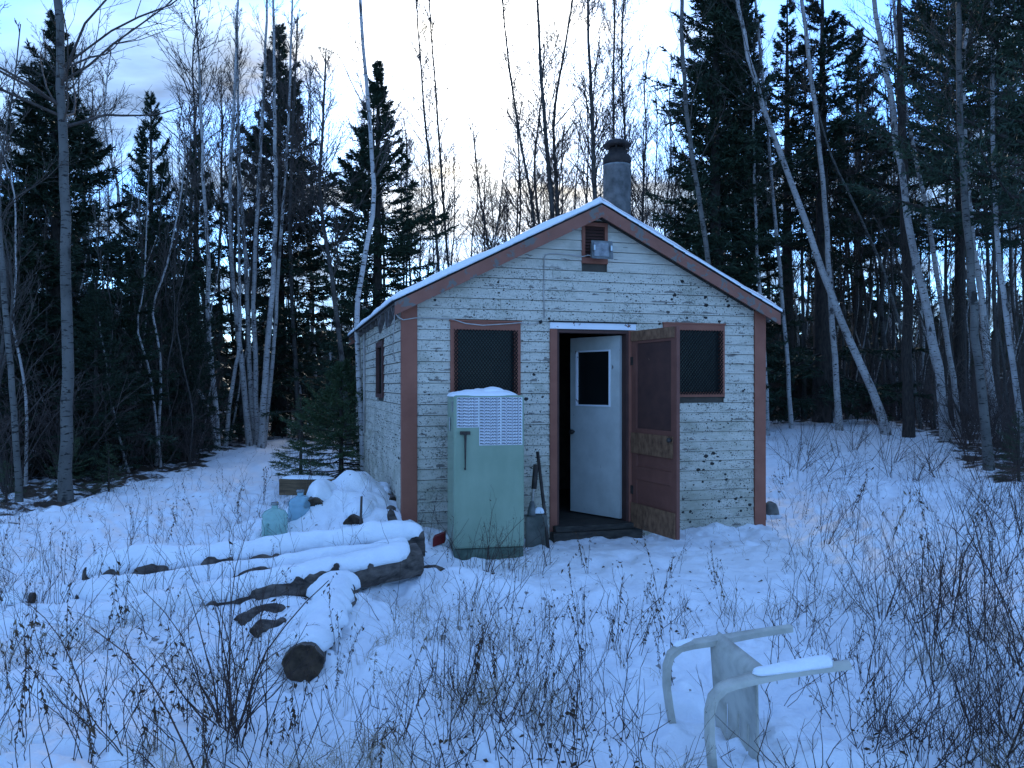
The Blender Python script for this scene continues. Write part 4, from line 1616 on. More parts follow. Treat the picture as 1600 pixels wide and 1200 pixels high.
def hero(pts, d, r0, r1, bark, label, seed, cat='tree', ddepth=0.0, ext=0, **kw):
    P = []
    for i, (u, v_) in enumerate(pts):
        dd = d + ddepth * i / max(1, len(pts) - 1)
        P.append((px(u, dd), dd, pz(v_, dd)))
    P = np.array(P)
    base = P[0].copy()
    base[2] = g1z(base[0], base[1])
    if P[0][2] > base[2] + .02:
        P = np.concatenate([[base - [0, 0, .05]], P])
    P[0, 2] = min(P[0, 2], base[2] - .05)
    if ext:
        v_ = P[-1] - P[-2]
        v_ = v_ / np.linalg.norm(v_)
        v_ = v_ * .6 + np.array([0, 0, .4])
        P = np.concatenate([P, [P[-1] + v_ * ext]])
    P = P - base
    r0 *= .82
    r1 *= .8
    trunk, crown = bare_geo(P, r0, r1, ng(seed), **kw)
    nm = {'birch': 'birch_tree', 'aspen': 'aspen_tree', 'aspen_dark': 'aspen_tree'}[bark]
    r = bpy.data.objects.new(nm, None)
    COL.objects.link(r)
    r.location = base
    link('trunk', trunk, M[bark], r)
    link('crown', crown, M['twig'], r)
    tag(r, label, cat, 'birch and aspen trees round the clearing')
    return r


hero([(103, 782), (104, 600), (105, 430), (100, 250), (93, 90), (90, -40)], 10.9, .105, .05, 'aspen', 'large grey aspen standing alone at the left edge of the clearing', 101, ext=2.0, first=.55, nb=24, blen=3.0, ang=(.8, 1.3), curl=.55, twigs=11, tl=4, rmin=.0042, k=14)
hero([(30, 790), (25, 690), (18, 590), (8, 480), (2, 400), (-8, 250)], 10.6, .055, .03, 'aspen', 'thin pale aspen leaning out at the far left edge', 102, ext=2, first=.5, nb=18, blen=1.4)
BL = 'white birch stem in the clump left of the cabin, '
for k_, (pts, d, r0, lab) in enumerate([
    ([(352, 696), (360, 620), (366, 580), (372, 560), (376, 520), (374, 440)], 20.0, .07, 'slim bent birch stem at the left foot of the white clump'),
    ([(390, 692), (382, 620), (375, 540), (366, 470), (361, 390), (360, 250), (366, 150)], 20.3, .10, 'white birch with a bowed trunk, leftmost tall stem of the clump'),
    ([(396, 690), (390, 580), (386, 470), (384, 380), (374, 300), (372, 180)], 20.8, .09, 'white birch second from the left in the tall clump'),
    ([(401, 692), (398, 560), (396, 450), (402, 330), (408, 210), (414, 100)], 20.5, .09, 'straight white birch in the middle of the tall clump'),
    ([(408, 694), (413, 600), (420, 520), (430, 400), (431, 250), (428, 120)], 19.8, .11, 'stout white birch leaning right in the tall clump'),
    ([(412, 694), (424, 590), (433, 480), (436, 400), (446, 280), (452, 160)], 20.2, .07, 'slim white birch, rightmost stem of the tall clump'),
    ([(340, 690), (338, 640), (330, 570), (324, 500), (326, 400), (318, 280)], 18.6, .085, 'pale birch rising through dark spruce left of the white clump'),
]):
    hero(pts, d, r0, .03, 'birch', lab, 110 + k_, ext=3.0, first=.45, nb=34, blen=1.5, ang=(.4, .75), k=9, rmin=.0045)
sn = hero([(337, 695), (330, 650), (316, 620), (301, 600)], 18.2, .075, .055, 'birch', 'broken birch snag leaning left before the dark spruces', 120, first=.85, nb=3, blen=.4)
hero([(569, 738), (566, 680), (560, 600), (556, 500), (563, 430), (581, 360), (586, 300), (578, 190), (566, 60)], 11.9, .06, .025, 'birch', 'crooked birch growing against the left side wall of the cabin', 121, ext=2, first=.5, nb=22, blen=1.5, k=11)
hero([(1386, 672), (1368, 615), (1332, 545), (1292, 440), (1252, 330), (1215, 230), (1185, 150), (1160, 50)], 19, .125, .05, 'birch', 'long white birch leaning far left over the right end of the clearing', 130, ext=2.5, first=.6, nb=22, blen=1.8, k=12)
hero([(1312, 668), (1304, 560), (1298, 470), (1291, 350), (1276, 190), (1262, 80), (1250, -30)], 20, .10, .05, 'birch', 'upright white birch crossing behind the leaning one', 131, ext=2, first=.55, nb=24, blen=1.6)
hero([(1238, 690), (1230, 560), (1217, 400), (1205, 270), (1195, 150), (1180, 0)], 20.5, .075, .035, 'birch', 'slender pale birch nearest the right eave', 132, ext=2, first=.5, nb=24, blen=1.6)
hero([(1200, 690), (1197, 600), (1190, 500), (1183, 400), (1178, 250)], 19.5, .075, .03, 'birch', 'white birch half hidden behind the right corner board', 133, ext=2, first=.55, nb=20, blen=1.3)
hero([(1125, 600), (1107, 400), (1090, 300), (1076, 210), (1068, 110), (1064, -20)], 17, .08, .045, 'aspen', 'grey aspen rising just behind the right roof slope', 134, ext=2, first=.5, nb=24, blen=1.8)
hero([(1478, 680), (1466, 580), (1448, 480), (1430, 400), (1406, 250), (1388, 130), (1365, 0)], 17.5, .125, .05, 'birch', 'thick mottled birch leaning left in the right hand wood', 135, ext=2, first=.55, nb=26, blen=1.8, k=12)
hero([(1500, 700), (1490, 590), (1470, 470), (1450, 330), (1418, 190), (1400, 60)], 18.5, .085, .04, 'birch', 'second mottled birch leaning left behind the thick one', 136, ext=2, first=.5, nb=24, blen=1.6)
hero([(1546, 742), (1540, 660), (1528, 560), (1518, 450), (1510, 330), (1500, 180), (1498, 0)], 13.8, .10, .045, 'aspen', 'grey aspen with a stout foot at the right edge of the clearing', 137, ext=2, first=.5, nb=26, blen=1.7, k=12)
hero([(1600, 690), (1588, 600), (1572, 500), (1560, 400), (1552, 250), (1550, 60)], 14.5, .07, .035, 'birch', 'thin kinked birch at the right border of the picture', 138, ext=2, first=.5, nb=22, blen=1.5)
hero([(1440, 680), (1422, 560), (1380, 420), (1340, 330), (1300, 250)], 21, .06, .03, 'aspen', 'thin aspen slanting left between the two mottled birches', 139, ext=2, first=.4, nb=20, blen=1.3)
# dark bare trees behind the roof, against the bright sky
for k_, (pts, d, r0, lab) in enumerate([
    ([(868, 660), (864, 330), (856, 240), (846, 130), (840, 20), (836, -60)], 22, .13, 'dark bare aspen left of the stovepipe, tallest stem of its clump'),
    ([(878, 660), (872, 330), (868, 260), (862, 190), (880, 90), (896, 0)], 22.4, .09, 'dark bare aspen forking right in the clump left of the stovepipe'),
    ([(850, 660), (834, 320), (812, 220), (800, 130), (790, 60)], 22.8, .08, 'dark bare aspen leaning left of the clump beside the stovepipe'),
    ([(936, 660), (930, 320), (928, 230), (922, 110), (918, -20)], 19, .11, 'dark bare aspen immediately behind the roof peak'),
    ([(966, 660), (962, 330), (958, 150), (960, 0)], 23, .08, 'dark bare aspen rising out of line with the stovepipe'),
    ([(986, 660), (984, 330), (976, 200), (970, 90), (976, -20)], 24, .075, 'dark bare aspen just right of the stovepipe cap'),
    ([(690, 660), (686, 420), (676, 310), (664, 190), (654, 60)], 25, .08, 'bare aspen left of the bright sun gap'),
    ([(712, 660), (702, 420), (692, 310), (684, 180), (672, 30)], 25.5, .07, 'bare aspen second left of the bright sun gap'),
    ([(775, 660), (770, 420), (752, 320), (745, 270)], 26, .05, 'short bare aspen below the bright sun'),
    ([(545, 690), (530, 520), (512, 390), (498, 300), (505, 190)], 19, .10, 'dark forked aspen left of the crooked birch by the wall'),
    ([(470, 690), (458, 520), (452, 380), (455, 240), (462, 120)], 22, .09, 'dark aspen stem before the tall pointed spruce'),
]):
    hero(pts, d, r0, .025, 'aspen_dark', lab, 150 + k_, ext=1.8, first=.42, nb=74, blen=2.0, ang=(.4, .85), twigs=9, tl=4, rmin=.0058, k=9)

# ---- spruces ---------------------------------------------------------------------------------------
SPR = [spruce_geo(10, 2.1, ng(201), whorl=.23, per=7, twig_per=24, tri_per=9, tri=(.13, .036)),
       spruce_geo(10, 1.8, ng(202), whorl=.30, per=5, twig_per=22, tri_per=9, tri=(.13, .036), gap=.9),
       spruce_geo(10, 2.3, ng(203), whorl=.26, per=6, twig_per=17, tri_per=9, tri=(.15, .036), shape=.7),
       spruce_geo(10, 1.9, ng(204), whorl=.27, per=6, twig_per=22, tri_per=9, tri=(.13, .036), gap=1.3, shape=.75)]
YNG = [spruce_geo(3.0, 1.05, ng(211), z0=.03, whorl=.17, per=5, twig_per=15, tri_per=11, tri=(.055, .012), droop=.25),
       spruce_geo(3.0, .9, ng(212), z0=.03, whorl=.2, per=5, twig_per=15, tri_per=11, tri=(.055, .012), droop=.45)]
YNG.append(spruce_geo(3.0, 1.75, ng(213), z0=.06, whorl=.15, per=6, twig_per=40, tri_per=12, tri=(.066, .017), droop=.12, shape=1.0))
for t_, c_ in YNG:
    c_.materials[1] = M['needle_near']
DENSE = spruce_geo(15, 1.8, ng(221), z0=.05, whorl=.24, per=8, twig_per=17, tri_per=9, tri=(.17, .045), shape=.42)
LAYER = spruce_geo(14, 4.6, ng(222), z0=.24, whorl=.42, per=8, twig_per=52, tri_per=9, tri=(.15, .038), shape=.6, droop=.15, gap=.75)


def spruce(i, u, d, vtop, label, rz=0, geo=None, H0=10, wid=1.0, group='spruce trees round the clearing', name='spruce_tree'):
    x = px(u, d)
    z = g1z(x, d)
    h_ = pz(vtop, d) - z
    s_ = h_ / H0
    t_, c_ = geo or SPR[i]
    r = bpy.data.objects.new(name, None)
    COL.objects.link(r)
    r.location = (x, d, z - .03)
    r.rotation_euler = (0, 0, rz)
    r.scale = (s_ * wid, s_ * wid, s_)
    link('trunk', t_, M['spruce_bark'], r)
    link('crown', c_, None, r)
    if label:
        tag(r, label, 'tree', group)
    return r


spruce(0, 88, 14.5, 18, 'tall spruce behind the large grey aspen on the left', 0, wid=1.3)
spruce(3, 236, 20, 140, 'narrow dark spruce, first to the right of the large aspen', 1, wid=.95)
spruce(1, 306, 20, 205, 'shorter dark spruce left of the tall pointed one', 2, wid=1.15)
spruce(0, 436, 24, 36, 'tall pointed spruce standing above the birch clump', 3, wid=1.15)
spruce(0, 590, 21, 92, 'pointed spruce behind the crooked birch by the side wall', 4, wid=1.15)
spruce(2, 205, 15.5, 380, 'broad dark spruce filling the wood right of the large aspen', 5, wid=1.05)
spruce(2, 292, 16.8, 400, 'broad dark spruce behind the broken birch snag', 1.3, wid=.95)
spruce(2, 150, 13.5, 430, 'low dense spruce just behind the large aspen foot', 2.2, wid=1.1)
spruce(2, 20, 14.0, 300, 'dark spruce at the left border behind the thin aspen', .3, wid=1.2)
spruce(2, 250, 17.5, 320, 'dark spruce behind the two broad ones on the left', 2.6, wid=1.0)
spruce(0, 110, 11.3, 655, 'small young spruce at the foot of the large aspen', .4, YNG[0], 3.0, 1.0, 'young spruces at the edges')
spruce(0, 170, 11.8, 690, 'knee high young spruce right of the large aspen foot', 1.9, YNG[0], 3.0, 1.3, 'young spruces at the edges')
spruce(0, 10, 10.6, 715, 'low young spruce in the left corner of the clearing', 1.1, YNG[1], 3.0, 1.5, 'young spruces at the edges')
ys = spruce(0, 533, 12.2, 560, 'young spruce with wide low branches left of the side wall', 2.0, YNG[2], 3.0, 1.25, 'young spruces at the edges')
spruce(0, 470, 13.5, 615, 'loose young spruce between the birch clump and the cabin', .7, YNG[1], 3.0, 1.25, 'young spruces at the edges')
spruce(0, 560, 14.5, 560, 'slim young spruce behind the crooked birch foot', 2.7, YNG[0], 3.0, .8, 'young spruces at the edges')
spruce(0, 1592, 12.5, 640, 'young spruce at the right border of the clearing', .8, YNG[0], 3.0, 1.2, 'young spruces at the edges')
spruce(0, 1300, 16.5, 690, 'tiny spruce among the twigs beyond the right corner', 1.6, YNG[1], 3.0, 1.2, 'young spruces at the edges')
spruce(0, 1265, 14.5, 730, 'tiny dark spruce nearest the right side of the cabin', 2.6, YNG[1], 3.0, 1.1, 'young spruces at the edges')
spruce(0, 1118, 20, -120, 'very tall dense spruce behind the right roof slope', 0, DENSE, 15, 1.05)
spruce(0, 1150, 22, -60, 'dense dark spruce merging with the very tall one', 2, DENSE, 15, .95)
spruce(1, 1285, 23, -60, 'gappy tall spruce behind the leaning white birch', .5, wid=1.3)
spruce(1, 1230, 26, -10, 'gappy spruce between the dense spruce and the leaning birch', 1.7, wid=1.1)
spruce(3, 1340, 29, 40, 'thin tall spruce deep behind the leaning white birch', 2.4, wid=1.0)
spruce(0, 1630, 14.0, -420, 'huge old spruce at the right border with layered drooping boughs', 1.0, LAYER, 14, .85)
spruce(0, 1500, 22, -200, 'second old spruce with layered boughs behind the grey aspen', 2.6, LAYER, 14, .72)
# tall dark trunk
dk_pts = [(1420, 668), (1418, 500), (1412, 300), (1408, 120), (1404, -40)]
P = np.array([(px(u, 18.5), 18.5, pz(v_, 18.5)) for u, v_ in dk_pts])
b0_ = P[0].copy()
b0_[2] = g1z(b0_[0], b0_[1])
P = P - b0_
P[0, 2] = -.1
tr_, cr_ = bare_geo(P, .125, .075, ng(230), first=.25, nb=46, blen=1.7, ang=(1.2, 1.7), curl=-.25, twigs=8, tl=3, rmin=.006, k=12)
r_ = bpy.data.objects.new('dead_spruce_tree', None)
COL.objects.link(r_)
r_.location = b0_
link('trunk', tr_, M['spruce_bark'], r_)
link('crown', cr_, M['spruce_bark'], r_)
tag(r_, 'thick dark dead spruce trunk standing straight right of the leaning birch', 'tree')

# ---- the wood behind: many individual trees -----------------------------------------------------
BARE = []
for i in range(7):
    H = 10
    w_ = np.cumsum(ng(300 + i).normal(size=(9, 2)) * .09, axis=0)
    path = np.c_[np.r_[[[0, 0]], w_], np.linspace(-.1, H, 10)]
    BARE.append(bare_geo(path, .058, .012, ng(310 + i), first=.38 + .03 * i, nb=40, blen=2.0, ang=(.45, .9), curl=.6, twigs=7, tl=3, rmin=.0052, k=6))
THIN = []
for i in range(4):
    w_ = np.cumsum(ng(330 + i).normal(size=(9, 2)) * .10, axis=0)
    path = np.c_[np.r_[[[0, 0]], w_], np.linspace(-.1, 7, 10)]
    THIN.append(bare_geo(path, .035, .008, ng(340 + i), first=.2, nb=30, blen=1.2, ang=(.3, .7), curl=.5, twigs=6, tl=2, rmin=.0055, k=5))

LAND = [(-400, 'the left picture edge'), (103, 'the large grey aspen'), (236, 'the narrow dark spruce'), (400, 'the white birch clump'), (565, 'the crooked birch'),
        (750, 'the bright sun'), (964, 'the stovepipe'), (1118, 'the very tall dense spruce'), (1310, 'the upright white birch'), (1420, 'the thick dead trunk'), (1546, 'the stout aspen foot')]
ORD = ['first', 'second', 'third', 'fourth', 'fifth', 'sixth', 'seventh', 'eighth', 'ninth', 'tenth', 'eleventh', 'twelfth', 'thirteenth', 'fourteenth', 'fifteenth', 'sixteenth', 'seventeenth',
       'eighteenth', 'nineteenth', 'twentieth', 'twenty-first', 'twenty-second', 'twenty-third', 'twenty-fourth', 'twenty-fifth', 'twenty-sixth', 'twenty-seventh', 'twenty-eighth', 'twenty-ninth', 'thirtieth'] + ['thirty-' + q for q in ('first', 'second', 'third', 'fourth', 'fifth', 'sixth', 'seventh', 'eighth', 'ninth')] + ['fortieth'] + ['forty-' + q for q in ('first', 'second', 'third', 'fourth', 'fifth', 'sixth', 'seventh', 'eighth', 'ninth')]


def free_of_cabin(x, y, m=.5):
    p = np.array([x - HX, y - HY])
    s, t = p @ E1, p @ E2
    return not (-m < s < HW + m and -m < t < HL + m)


WOOD = []
taken = []


def scatter(n, ulo, uhi, dlo, dhi, mk, rng, mind=.5, power=1.0):
    made = 0
    tries = 0
    while made < n and tries < n * 40:
        tries += 1
        u = ulo + (uhi - ulo) * rng.random()
        e = float(edge_y(np.array([u]))[0])
        d = max(dlo, e + .8) + (dhi - max(dlo, e + .8)) * rng.random() ** power
        x = u * d
        if not free_of_cabin(x, d, 1.0):
            continue
        if any((x - a) ** 2 + (d - b) ** 2 < mind * mind for a, b in taken):
            continue
        taken.append((x, d))
        mk(x, d, u)
        made += 1


rg = ng(400)


def mk_bare(x, d, u):
    t_, c_ = BARE[rg.integers(len(BARE))]
    s_ = (9.5 + 4.5 * rg.random()) / 10
    pale = rg.random() < .34
    r = place('birch_tree' if pale else 'aspen_tree', t_, c_, None, None, x, d, rg.random() * 6.28, s_ * (.9 + .3 * rg.random()), scz=s_)
    WOOD.append((r, 'bare aspen' if not pale else 'pale bare birch', x, d))


def set_bark(r, pale):
    for ch in r.children:
        if ch.name.startswith('trunk'):
            ch.material_slots[0].link = 'OBJECT'
            ch.material_slots[0].material = M['birch'] if pale else M['aspen_dark']


for t_, c_ in BARE + THIN:
    t_.materials.append(M['aspen_dark'])
    c_.materials.append(M['twig'])
scatter(66, -.72, -.06, 22, 40, mk_bare, rg, .7, .9)
scatter(40, -.06, .20, 24, 42, mk_bare, rg, .7, .9)
scatter(86, .22, .74, 17, 40, mk_bare, rg, .6, 1.0)


def mk_thin(x, d, u):
    t_, c_ = THIN[rg.integers(len(THIN))]
    s_ = (3.5 + 4.5 * rg.random()) / 7
    r = place('sapling', t_, c_, None, None, x, d, rg.random() * 6.28, s_, scz=s_)
    r.rotation_euler = (rg.normal() * .10, rg.normal() * .12, rg.random() * 6.28)
    WOOD.append((r, 'thin bare sapling' if rg.random() > .38 else 'thin pale birch sapling', x, d))


scatter(44, -.72, -.40, 11, 20, mk_thin, rg, .35, 1.0)
scatter(40, -.42, .02, 20, 32, mk_thin, rg, .5, 1.0)
scatter(125, .29, .74, 13, 32, mk_thin, rg, .4, 1.1)


def mk_spr(x, d, u):
    i = rg.integers(4)
    s_ = (4.0 + 3.5 * rg.random()) / 10
    t_, c_ = SPR[i]
    r = bpy.data.objects.new('spruce_tree', None)
    COL.objects.link(r)
    r.location = (x, d, g1z(x, d) - .03)
    r.rotation_euler = (0, 0, rg.random() * 6.28)
    r.scale = (s_ * 1.15, s_ * 1.15, s_)
    link('trunk', t_, M['spruce_bark'], r)
    link('crown', c_, None, r)
    WOOD.append((r, 'dark spruce', x, d))


scatter(22, -.74, -.36, 17, 30, mk_spr, rg, 1.1, 1.0)
scatter(6, -.30, -.02, 32, 44, mk_spr, rg, 1.2, 1.0)
scatter(5, -.02, .24, 34, 46, mk_spr, rg, 1.2, 1.0)
scatter(20, .24, .76, 26, 44, mk_spr, rg, 1.2, 1.0)
for r, k_, x, d in WOOD:
    if 'birch' in k_ or 'aspen' in k_:
        set_bark(r, 'birch' in k_)


def label_by_rank(items, bands, cat_of, group_of, land, where):
    cells = {}
    for o, kind, x, d in items:
        u = 800 + F * x / d
        li = max(i for i, (lx, _) in enumerate(land) if lx <= max(u, land[0][0]))
        bi = next(i for i, (lim_, _) in enumerate(bands) if d < lim_)
        cells.setdefault((kind, li, bi), []).append((u, o))
    for (kind, li, bi), lst in cells.items():
        lst.sort(key=lambda q: q[0])
        for i, (u, o) in enumerate(lst):
            od = ORD[i]
            assert i < len(ORD)
            tag(o, f'{od} {kind} {bands[bi][1]} right of {land[li][1]}{where}', cat_of(kind), group_of(kind, bi, li))


label_by_rank(WOOD, [(20, 'near the clearing'), (28, 'mid wood'), (35, 'deep in the wood'), (999, 'farthest back')],
              lambda k_: 'tree', lambda k_, b_, l_: k_ + 's in the wood', LAND, '')

# a dark belt of far forest closes the horizon
rf_ = ng(500)
N_ = 900
uu = rf_.uniform(-1.0, 1.0, N_)
dd = rf_.uniform(46, 85, N_)
hh = rf_.uniform(3.0, 6.5, N_)
m_ = 34
zz_ = rf_.random((N_, m_)) ** 1.0
az_ = rf_.random((N_, m_)) * 2 * pi
wd_ = (1 - zz_) * 1.5 + .1
cx_ = (uu * dd)[:, None] + 0 * zz_
p_in = np.stack([cx_, dd[:, None] + 0 * zz_, gz(uu * dd, dd, False)[:, None] + hh[:, None] * (.04 + .96 * zz_)], -1)
p_out = p_in + np.stack([np.cos(az_) * wd_, np.sin(az_) * wd_, -wd_ * .35], -1)
wv_ = np.stack([-np.sin(az_), np.cos(az_), 0 * az_], -1) * (.30 + .25 * (1 - zz_))[..., None]
up_ = np.zeros_like(p_in)
up_[..., 2] = .5
V4 = np.stack([p_in - wv_ * .4, p_out - wv_, p_out + wv_, p_in + wv_ * .4 + up_], 2).reshape(-1, 3)
fw_ = link('far_woods', mesh_np('far_woods', V4, np.arange(len(V4)).reshape(-1, 4), smooth=False), M['needle'])
tag(fw_, 'dark far forest closing the view behind the trees', kind='stuff')

# ------------------------------------------------------------------ undergrowth, shrubs, weeds, grass


def brush_geo(rng, stems, H, spread, r0, twigs=6, tl=3, rmin=.0022, curl=.1):
    a = rng.random(stems) * 2 * pi
    e = spread * (.15 + rng.random(stems))
    n = 7
    P = np.zeros((stems, n, 3))
    P[:, 0, 0] = np.cos(a) * .05 * H * rng.random(stems)
    P[:, 0, 1] = np.sin(a) * .05 * H * rng.random(stems)
    P[:, 0, 2] = -.04
    D = np.stack([np.cos(a) * np.sin(e), np.sin(a) * np.sin(e), np.cos(e)], -1)
    Ls = H * (.55 + .5 * rng.random(stems))
    for i in range(1, n):
        P[:, i] = P[:, i - 1] + D * (Ls / (n - 1))[:, None]
        D = D + rng.normal(size=D.shape) * .10 + np.array([0, 0, curl / n])
        D /= np.linalg.norm(D, axis=1, keepdims=True)
    Rr = r0 * (.7 + .5 * rng.random(stems))[:, None] * np.linspace(1, .4, n)[None]
    t_, tr = sprout(P, Rr, twigs, .22, .98, (.45, .9), .38, .25, 5, rng, .65, rmin, .55)
    geo = [tubes(P, Rr, 4), tubes(t_, tr, 3)]
    if tl:
        u_, ur = sprout(t_, tr, tl, .25, .95, (.5, .95), .4, .15, 3, rng, .7, rmin * .8, .5)
        geo.append(tubes(u_, ur, 3))
    return join_geo(geo) + (P, t_)


def leaves_geo(pts, rng, size=(.018, .045), droop=.8, width=.35):
    """small curled dead leaves hanging from points (N,3): 2 bent quads each"""
    N = len(pts)
    a = rng.random(N) * 2 * pi
    L_ = size[0] + (size[1] - size[0]) * rng.random(N)
    d = np.stack([np.cos(a) * .7, np.sin(a) * .7, -droop * (.5 + rng.random(N))], -1)
    d /= np.linalg.norm(d, axis=1, keepdims=True)
    w = np.cross(d, rng.normal(size=(N, 3)))
    w /= np.linalg.norm(w, axis=1, keepdims=True)
    nn = np.cross(d, w)
    L3 = L_[:, None]
    wd = width * (.6 + .8 * rng.random(N))[:, None] * L3 * .5
    p0 = pts
    p1 = pts + d * L3 * .5 + nn * L3 * .14
    p2 = pts + d * L3 + nn * L3 * -.12 + rng.normal(size=(N, 3)) * .004
    V = np.stack([p0 - w * wd * .2, p0 + w * wd * .2, p1 - w * wd, p1 + w * wd, p2 - w * wd * .25, p2 + w * wd * .25], 1).reshape(-1, 3)
    b = np.arange(N)[:, None] * 6
    Q = np.concatenate([b + np.array([[0, 1, 3, 2]]), b + np.array([[2, 3, 5, 4]])])
    return V, Q


def two_mat(name, g1_, g2_, m1, m2):
    V = np.concatenate([g1_[0], g2_[0]])
    Q = np.concatenate([g1_[1], g2_[1] + len(g1_[0])])
    me = mesh_np(name, V, Q)
    mi = np.zeros(len(me.polygons), np.int32)
    mi[len(g1_[1]):] = 1
    me.materials.append(m1)
    me.materials.append(m2)
    me.polygons.foreach_set('material_index', mi)
    return me


SHRUB = []
for i in range(6):
    rr_ = ng(600 + i)
    V, Q, P, t_ = brush_geo(rr_, [1, 2, 4, 2, 6, 3][i], 1.0, .48, .0048, [9, 8, 6, 7, 5, 6][i], 2, .0013)
    bud = t_[:, 2:, :].reshape(-1, 3)
    bud = bud[rr_.random(len(bud)) < .10]
    SHRUB.append(two_mat('shrub', (V, Q), leaves_geo(bud, rr_, (.012, .03), .7, .5), M['twig_red'], M['leaf_dead']))
WEED = []
for i in range(8):
    rr_ = ng(620 + i)
    ns = [1, 2, 1, 3, 1, 2, 1, 2][i]
    V, Q, P, t_ = brush_geo(rr_, ns, 1.0, .22, .0042, 5, 0, .0014)
    stem_pts = []
    for s_ in range(ns):
        nl_ = [22, 12, 30, 14, 8, 26, 16, 20][i]
        f_ = .35 + .65 * rr_.random(nl_)
        x = f_ * 6
        k_ = np.clip(x.astype(int), 0, 5)
        stem_pts.append(P[s_, k_] * (1 - (x - k_))[:, None] + P[s_, k_ + 1] * (x - k_)[:, None])
    lp = np.concatenate(stem_pts + [t_[:, -1]])
    WEED.append(two_mat('weed', (V, Q), leaves_geo(lp, rr_, (.022, .062), 1.2, .34), M['twig_red'], M['leaf_dead'] if i % 4 else M['leaf_top']))
BRUSH = []
for i in range(4):
    rr_ = ng(640 + i)
    V, Q, P, t_ = brush_geo(rr_, [10, 14, 8, 12][i], 2.0, .55, .010, 8, 3, .0042, .2)
    me = mesh_np('brush', V, Q)
    me.materials.append(M['twig_brush'])
    BRUSH.append(me)

PLANTS = []
rp_ = ng(700)


def blocked(x, y):
    p = np.array([x - HX, y - HY])
    s, t = p @ E1, p @ E2
    if -.08 < s < HW + .1 and -.12 < t < HL + .1:
        return True
    if FRX - .1 < x < FRX + .8 and FRY - .05 < y < FRY + .8:
        return True
    if 1.45 < s < 2.9 and -1.0 < t < .1:
        return True
    for (ax, ay, bx, by, r) in ((px(662, 6.75), 6.75, px(135, 6.2), 6.2, .16), (px(652, 6.2), 6.2, px(130, 5.15), 5.15, .16), (px(478, 4.32), 4.32, px(535, 5.75), 5.75, .15)):
        vx, vy = bx - ax, by - ay
        q = max(0, min(1, ((x - ax) * vx + (y - ay) * vy) / (vx * vx + vy * vy)))
        if (x - ax - vx * q) ** 2 + (y - ay - vy * q) ** 2 < r * r:
            return True
    return .65 < x < 1.55 and 3.3 < y < 4.0


def plant(name, me, x, y, h, rz, kind, lean=.12):
    o = bpy.data.objects.new(name, me)
    COL.objects.link(o)
    o.location = (x, y, g1z(x, y) - .01)
    o.scale = (h, h, h)
    o.rotation_euler = (rp_.normal() * lean, rp_.normal() * lean, rz)
    PLANTS.append((o, kind, x, y))
    return o


def zone(n, ulo, uhi, vlo, vhi, kinds, hlo, hhi, lean=.12):
    """scatter plants over a patch of the clearing given by its outline in the picture"""
    made = tries = 0
    while made < n and tries < n * 30:
        tries += 1
        u = ulo + (uhi - ulo) * rp_.random()
        v_ = vlo + (vhi - vlo) * rp_.random()
        d = EYE * F / (v_ - 600)
        x = px(u, d)
        if blocked(x, d):
            continue
        k_ = kinds[rp_.integers(len(kinds))]
        h_ = hlo + (hhi - hlo) * rp_.random() ** 1.4
        if k_ == 's':
            plant('bare_shrub', SHRUB[rp_.integers(len(SHRUB))], x, d, h_, rp_.random() * 6.28, 'bare twiggy shrub', lean)
        else:
            plant('dry_weed', WEED[rp_.integers(len(WEED))], x, d, h_, rp_.random() * 6.28, 'dry leafy weed', lean)
        made += 1


# left foreground
zone(36, -40, 420, 1000, 1240, 'swww', .30, .62)
zone(26, -40, 420, 880, 1000, 'sww', .28, .60)
zone(4, 330, 430, 1120, 1260, 's', .75, 1.0)
zone(34, -40, 420, 770, 880, 'sww', .30, .62)
zone(22, 400, 700, 960, 1240, 'sww', .25, .5)
# centre
zone(30, 680, 1040, 880, 1060, 'sww', .28, .6)
zone(28, 640, 1100, 1040, 1240, 'sww', .28, .58)
zone(9, 700, 860, 876, 900, 'ss', .5, .75)
zone(9, 1020, 1300, 860, 1000, 'sw', .25, .5)
zone(20, 1180, 1420, 960, 1240, 'sww', .22, .5)
# right
zone(60, 1340, 1640, 860, 1200, 'sss', .40, .80, .22)
zone(64, 1210, 1640, 700, 900, 'sssw', .35, .95, .32)
zone(42, 1200, 1560, 680, 760, 'ss', .7, 1.4, .35)
zone(10, 1540, 1640, 780, 900, 's', .7, 1.2, .2)
zone(40, 1215, 1640, 690, 800, 'ss', .5, 1.1, .3)
zone(16, 1420, 1640, 860, 1130, 's', .75, 1.05, .15)
for u_, d_, h_, i_ in ((352, 3.5, .95, 4), (335, 3.75, .8, 5), (372, 3.62, .85, 2), (150, 3.6, .7, 2), (760, 6.6, .7, 4), (735, 6.5, .6, 2)):
    plant('bare_shrub', SHRUB[i_], px(u_, d_), d_, h_, u_, 'bare twiggy shrub', .05)
zone(12, 440, 625, 775, 850, 's', .35, .8, .25)
# snow clear of the cabin's left side
zone(14, 440, 640, 690, 760, 'ss', .5, 1.0)


def mk_brush(x, d, u):
    o = bpy.data.objects.new('thicket_bush', BRUSH[rp_.integers(len(BRUSH))])
    COL.objects.link(o)
    o.location = (x, d, g1z(x, d) - .03)
    s_ = .55 + .6 * rp_.random()
    o.scale = (s_ * 1.1, s_ * 1.1, s_)
    o.rotation_euler = (rp_.normal() * .08, rp_.normal() * .08, rp_.random() * 6.28)
    BR.append((o, 'brown thicket bush', x, d))


